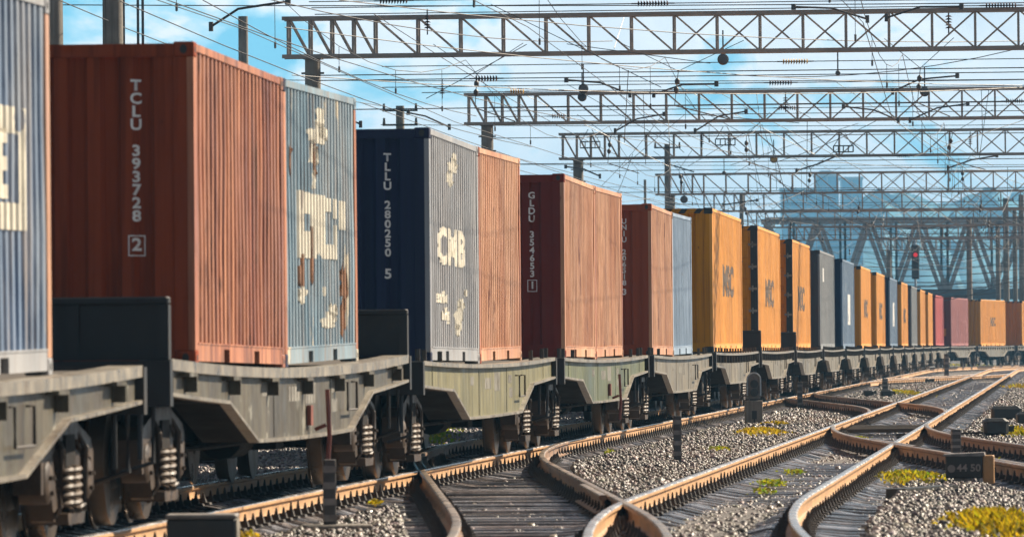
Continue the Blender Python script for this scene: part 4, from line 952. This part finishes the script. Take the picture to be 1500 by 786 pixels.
# far signal with a red lamp
p = PX(1341,373,420); t = empty('signal_mast', (p.x,p.y,-0.26)); tag(t, 'tall railway signal showing a red light far off', 'signal')
b = MB(); b.tube([(0,0.12,0),(0,0.12,p.z+1.2)],0.08,8); b.box(-0.35,0.35,0.06,0.4,p.z-1.9,p.z-1.8); ob('mast', b.mesh('mast', M['mullion']), t)
b = MB(); b.bbox(-0.24,0.24,-0.12,0.10,p.z-1.3,p.z+0.9,0.05); ob('signal_head', b.mesh('signal_head', M['dark_box']), t)
b = MB(); b.lathe([(-0.15,0.14),(-0.125,0.14)],'y',(0,0,p.z+0.26),14); ob('red_lamp', b.mesh('red_lamp', M['redlamp']), t)

# ------------------------------------------------------------------ trackside objects
def groundz(px, py): return gpt(px, py, -0.22)
def post(px, py, wpx, hpx, label, base=False):
    g0 = groundz(px,py); sc = F/g0.y; wd, ht = wpx/sc, hpx/sc
    t = empty('marker_post', g0, 0.12); tag(t, label, 'marker post'); b = MB(); b.bbox(-wd/2,wd/2,-wd/2,wd/2,-0.1,ht,0.008); ob('shaft', b.mesh('shaft', M['post_dark']), t)
    b = MB(); e_ = 0.002
    for k in range(4):
        z = ht*(0.16+k*0.22); b.box(-wd/2-e_,wd/2+e_,-wd/2-e_,wd/2+e_,z,z+ht*0.09)
    ob('bands', b.mesh('bands', M['post_grey']), t)
    if base:
        b = MB(); b.bbox(-0.24,0.36,-0.22,0.22,-0.06,0.075,0.012); ob('foot', b.mesh('foot', M['concrete']), t)
M['post_dark'] = mat('post_black_paint', (0.055,0.05,0.048), 0.7, var=0.4, scale=6, dark=(0.12,0.10,0.09))
M['post_grey'] = mat('post_faded_white', (0.17,0.155,0.145), 0.7, var=0.4, scale=7)
post(480,780,18,108,'striped marker post on a flat foot beside the first wagon',True)
post(990,678,11,70,'dark striped marker post in the ballast between the tracks')
post(1398,672,13,44,'grey striped marker post behind the numbered dark box')
post(1170,599,7,40,'small marker post beside the train past the dwarf signal')
post(1295,582,7,28,'tiny marker post near low dark boxes beside the train')
post(1385,556,6,38,'far thin post beside the curve of the train')
post(876,655,7,105,'dark thin post close to the mossy green wagon')
# dwarf signal
g0 = gpt(1102,624,-0.25); t = empty('dwarf_signal', g0, 0.05); tag(t, 'dwarf signal with round topped grey head on a concrete block', 'signal'); sc = F/g0.y
b = MB(); hb = 38/sc; b.bbox(-12.5/sc,12.5/sc,-0.17,0.17,-0.1,hb,0.012); ob('base_block', b.mesh('base_block', M['concrete']), t)
b = MB(); b.prism([(-0.178,0.15),(-0.178,0.32),(-0.172,0.32),(-0.172,0.15)],-0.05,0.05); b.prism([(-0.177,0.05),(-0.177,0.20),(-0.173,0.20),(-0.173,0.05)],-0.015,0.015); ob('bracket', b.mesh('bracket', M['dark_box']), t)
b = MB(); wv = 9.5/sc; hv = 38/sc; out = [(-wv,0),(wv,0)] + [(wv*math.cos(a), hv-wv+wv*math.sin(a)) for a in np.linspace(0,math.pi,13)]
b.loft([[(x,-0.10,hb+z+0.03) for x,z in out],[(x,0.12,hb+z+0.03) for x,z in out]]); hd = ob('signal_head', b.mesh('signal_head', M['post_grey']), t)
b = MB(); rim = [(wv*1.02*math.cos(a), hb+0.03+hv-wv+wv*1.02*math.sin(a)) for a in np.linspace(0,math.pi,13)]; rim = [(wv*1.02,hb+0.1)] + rim + [(-wv*1.02,hb+0.1)]
b.tube([(x,-0.12,z) for x,z in rim],0.017,6); ob('rim', b.mesh('rim', M['mullion']), hd)
for zc in (0.16,0.34):
    b = MB(); b.lathe([(-0.19,0.082),(-0.10,0.078),(-0.101,0.03)],'y',(0,0,hb+zc),14); ob('lens_hood', b.mesh('lens_hood', M['dark_box'], True), hd)
b = MB(); b.box(-0.08,0.08,-0.08,0.1,hb-0.001,hb+0.031); ob('neck', b.mesh('neck', M['dark_box']), t)
# numbered dark box
g0 = gpt(1410,712,-0.25); sc = F/g0.y; t = empty('point_lamp_box', g0, -0.10); tag(t, 'dark box with faded numbers 44 50 on a stone foot', 'signal box')
wb = 27/sc; b = MB(); b.bbox(-wb,wb,-0.17,0.17,0.10,0.36,0.01); ob('body', b.mesh('body', M['dark_box']), t)
b = MB(); b.loft([[(-wb-0.03,-0.21,0.352),(wb+0.03,-0.21,0.352),(wb+0.03,0.2,0.352),(-wb-0.03,0.2,0.352)],[(-wb-0.02,-0.2,0.375),(wb+0.02,-0.2,0.395),(wb+0.02,0.19,0.395),(-wb-0.02,0.19,0.375)]]); ob('lid', b.mesh('lid', M['post_grey']), t)
b = MB(); b.loft([[(-wb*0.9,-0.24,-0.06),(wb*1.05,-0.24,-0.06),(wb*1.0,0.2,-0.06),(-wb*0.9,0.2,-0.06)],[(-wb*0.55,-0.15,0.099),(wb*0.75,-0.16,0.099),(wb*0.75,0.15,0.099),(-wb*0.6,0.15,0.099)]]); ob('foot', b.mesh('foot', M['concrete']), t)
b = MB(); b.bbox(wb+0.001,wb+0.13,-0.15,0.12,0.02,0.36,0.01); ob('side_plate', b.mesh('side_plate', M['rail_side']), t)
bm = text_bm('44 50', 0.115, 0.003, 1.05)
for v in bm.verts: v.co = (v.co.x+0.055, -0.172, v.co.y+0.215)
me = bpy.data.meshes.new('number'); bm.to_mesh(me); bm.free(); M['faded'] = mat('faded_letter', (0.25,0.21,0.19), 0.7); me.materials.append(M['faded']); ob('number', me, t)
b = MB(); b.lathe([(-0.174,0.045),(-0.171,0.045)],'y',(-wb*0.68,0,0.21),12); ob('ring_mark', b.mesh('ring_mark', M['faded']), t)
# dark plank
a, c = gpt(1309,722,-0.2), gpt(1387,716,-0.2); b = MB(); b.bar(a,c,0.22,0.10); tag(ob('dark_plank', b.mesh('dark_plank', M['sleeper2'] if 'sleeper2' in M else M['dark_box'])), 'dark plank lying on gravel left of the numbered box', 'plank')
# switch machines
def machine(px, py, wpx, hpx, label, rods=True, rz=0.0, depth=0.5):
    g0 = gpt(px,py,-0.24); sc = F/g0.y; w2 = wpx/sc/2; ht = hpx/sc; t = empty('switch_machine', g0, rz); tag(t, label, 'switch machine')
    b = MB(); b.bbox(-w2,w2,-depth/2,depth/2,0.05,ht,min(0.05,w2*0.25)); ob('housing', b.mesh('housing', M['dark_box']), t)
    b = MB(); b.bbox(-w2*1.03,w2*1.03,-depth*0.52,depth*0.52,ht*0.80,ht*0.845,0.008); ob('lid_seam', b.mesh('lid_seam', M['post_dark']), t)
    b = MB()
    for x in (-w2*0.7,w2*0.7): b.box(x-0.05,x+0.05,-depth/2-0.03,depth/2+0.03,-0.1,0.0499)
    b.box(w2*1.0,w2*1.5,-0.08,0.08,0.12,0.22); ob('feet', b.mesh('feet', M['dark_box']), t)
    if rods:
        b = MB()
        for z,y in ((0.06,-0.15),(0.10,0.1)): b.bar((-w2*1.02,y,z),(-w2-1.5,y,z-0.02),0.05,0.035)
        ob('rods', b.mesh('rods', M['grimy']), t)
machine(1456,642,36,30,'rounded dark switch machine with rods reaching to the rails at right')
machine(1472,618,44,24,'dark switch machine behind the rounded one at right', False)
machine(1497,624,20,20,'dark box cut by the right edge near the switch machines', False)
machine(1271,582,15,11,'low dark box beside the train, left one of two', False)
machine(1297,583,17,13,'low dark box beside the train, right one of two', False)
machine(1345,562,30,8,'flat dark box farther along between the tracks', False)
# grey topped box in the left foreground
p = PX(293,786,50); t = empty('trackside_cabinet', (p.x,p.y,-0.26), 0.0); tag(t, 'dark trackside cabinet with grey lid at the bottom left', 'cabinet')
ht = PX(293,752,50).z+0.26; b = MB(); b.bbox(-0.262,0.262,-0.2,0.3,0,ht-0.035,0.012); ob('body', b.mesh('body', M['dark_box']), t)
b = MB(); b.bbox(-0.272,0.272,-0.21,0.31,ht-0.034,ht,0.01); ob('lid', b.mesh('lid', M['post_grey']), t)
b = MB(); b.box(0.2625,0.275,-0.19,0.29,0.0,ht-0.04); ob('side_plate', b.mesh('side_plate', M['lip']), t)  # pale plate added to paint the sunlit right face
# boards across the second track's crossing
b = MB()
for k in range(5):
    s = 118.5+k*0.9
    b.bar(L(s, 4.30, -0.155+0.004*k), L(s+0.05, 5.66, -0.155+0.004*k), 0.26, 0.07)
tag(ob('crossing_boards', b.mesh('crossing_boards', M['sleeper3'] if 'sleeper3' in M else M['wood'])), 'dark boards laid across the second track at the branching', 'boards')

# ------------------------------------------------------------------ far things: truss bridge, towers, hills
YB = 620
def bp(px, py, dy=0): 
    q = PX(px, py, YB); return Vector((q.x, YB+dy, q.z))
t = empty('truss_bridge', (bp(1300,500).x, YB, -0.26)); tag(t, 'grey steel truss bridge spanning the yard far behind the train', 'bridge'); inv = Vector(t.location)
def bpart(name, fn, m):
    b = MB(); fn(b); b.v = [tuple(Vector(v)-inv) for v in b.v]; ob(name, b.mesh(name, m), t)
for dy in (0.0, 9.0):
    bpart('top_chord', lambda b: b.bar(bp(1121,322,dy), bp(1600,321,dy), 0.6, 0.5), M['bridge'])
    bpart('bottom_chord', lambda b: b.bar(bp(1121,431,dy), bp(1600,430,dy), 0.6, 0.9), M['bridge_dark'])
    def dg(b):
        for i in range(13):
            x = 1126+i*37.5
            b.bar(bp(x, 323 if i%2==0 else 430, dy), bp(x+37.5, 430 if i%2==0 else 323, dy), 0.35, 0.38); 
            b.bar(bp(x+(0 if i%2 else 37.5), 324, dy+0.2), bp(x+(0 if i%2 else 37.5), 428, dy+0.2), 0.22, 0.22)
    bpart('diagonals', dg, M['bridge'])
bpart('deck', lambda b: b.box(bp(1121,437).x, bp(1600,437).x, YB+0.4, YB+8.6, bp(1300,436).z, bp(1300,424).z), M['bridge_dark'])
bpart('railing', lambda b: [b.bar(bp(1121,420-6*k,-0.5), bp(1600,420-6*k,-0.5), 0.06, 0.08) for k in range(2)] , M['bridge'])
bpart('pier', lambda b: b.box(bp(1121,437).x, bp(1121,437).x+2.2, YB, YB+9, -0.3, bp(1121,437).z-0.05), M['bridge'])
bpart('pier', lambda b: b.box(bp(1560,437).x, bp(1560,437).x+2.2, YB, YB+9, -0.3, bp(1560,437).z-0.05), M['bridge'])
YT = 3000
def tower(x0, x1, ytop, label, dY=0, cap=0):
    a, c = PX(x0,ytop,YT+dY), PX(x1,ytop,YT+dY); t = empty('glass_tower', ((a.x+c.x)/2, YT+dY, -0.26)); tag(t, label, 'tower'); wv = (c.x-a.x)/2; h = a.z+0.26
    b = MB(); b.box(-wv,wv,0,16,0,h); ob('curtain_wall', b.mesh('curtain_wall', M['glass']), t)
    b = MB(); n = max(3, int(h/4.2))
    for i in range(1,n): b.box(-wv-0.15,wv+0.15,-0.25,16.2,i*h/n-0.35,i*h/n+0.35)
    m_ = max(2, int(wv*2/3.5))
    for i in range(m_+1): x = -wv+i*2*wv/m_; b.box(x-0.2,x+0.2,-0.4,-0.26,0,h)
    ob('facade_grid', b.mesh('facade_grid', M['mullion']), t)
    b = MB(); b.box(-wv-0.6,wv+0.6,-0.6,16.6,h,h+1.2)
    if cap: b.box(-wv*0.6,wv*0.4,3,12,h+1.2,h+3)
    ob('parapet', b.mesh('parapet', M['mullion']), t)
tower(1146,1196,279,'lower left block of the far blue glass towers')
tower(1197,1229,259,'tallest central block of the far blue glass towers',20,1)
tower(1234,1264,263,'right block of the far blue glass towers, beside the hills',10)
def hill(name, Y, prof, depth):
    b = MB(); xs = np.linspace(prof[0][0], prof[-1][0], 160); top = np.interp(xs, [p[0] for p in prof], [p[1] for p in prof]); rows = 10; vs = []
    rr = np.random.default_rng(3)
    for j in range(rows):
        q = j/(rows-1)
        for x, yt in zip(xs, top):
            p = PX(x, yt, Y); h = (p.z+4)*math.sin(q*math.pi/2)**0.8
            vs.append((p.x*(1-(1-q)*0.02), Y-depth*(1-q), -4 + h*(1+0.05*rr.normal()*(q>0.1))))
    n = len(xs)
    for j in range(rows):
        pass
    # back slope down to the ground so the hill has a far side
    for x, yt in zip(xs, top): p = PX(x,yt,Y); vs.append((p.x*1.05, Y+depth, -4))
    fs = [(j*n+i,j*n+i+1,(j+1)*n+i+1,(j+1)*n+i) for j in range(rows) for i in range(n-1)]
    b.add(vs, fs); tag(ob(name, b.mesh(name, M['hill'], True)), kind='structure')
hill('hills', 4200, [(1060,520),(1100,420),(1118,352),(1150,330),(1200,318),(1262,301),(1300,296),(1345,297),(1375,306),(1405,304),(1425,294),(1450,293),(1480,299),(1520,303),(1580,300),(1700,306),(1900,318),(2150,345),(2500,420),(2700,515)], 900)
# ------------------------------------------------------------------ the air
HAZE = 0.0002
if HAZE:
    b = MB(); b.box(-3000,3000,-200,6000,-5.5,140); hz = b.mesh('haze', None) if False else None
    me = bpy.data.meshes.new('haze'); me.from_pydata(b.v, [], b.f); me.update()
    m = bpy.data.materials.new('haze_air'); m.use_nodes = True; nt = m.node_tree; nt.nodes.clear()
    o_ = nt.nodes.new('ShaderNodeOutputMaterial'); v_ = nt.nodes.new('ShaderNodeVolumePrincipled'); v_.inputs['Density'].default_value = HAZE
    v_.inputs['Color'].default_value = (0.25,0.62,1.0,1); nt.links.new(v_.outputs[0], o_.inputs['Volume']); me.materials.append(m)
    tag(ob('haze', me), 'thin blue air over the whole yard', 'haze', kind='stuff')
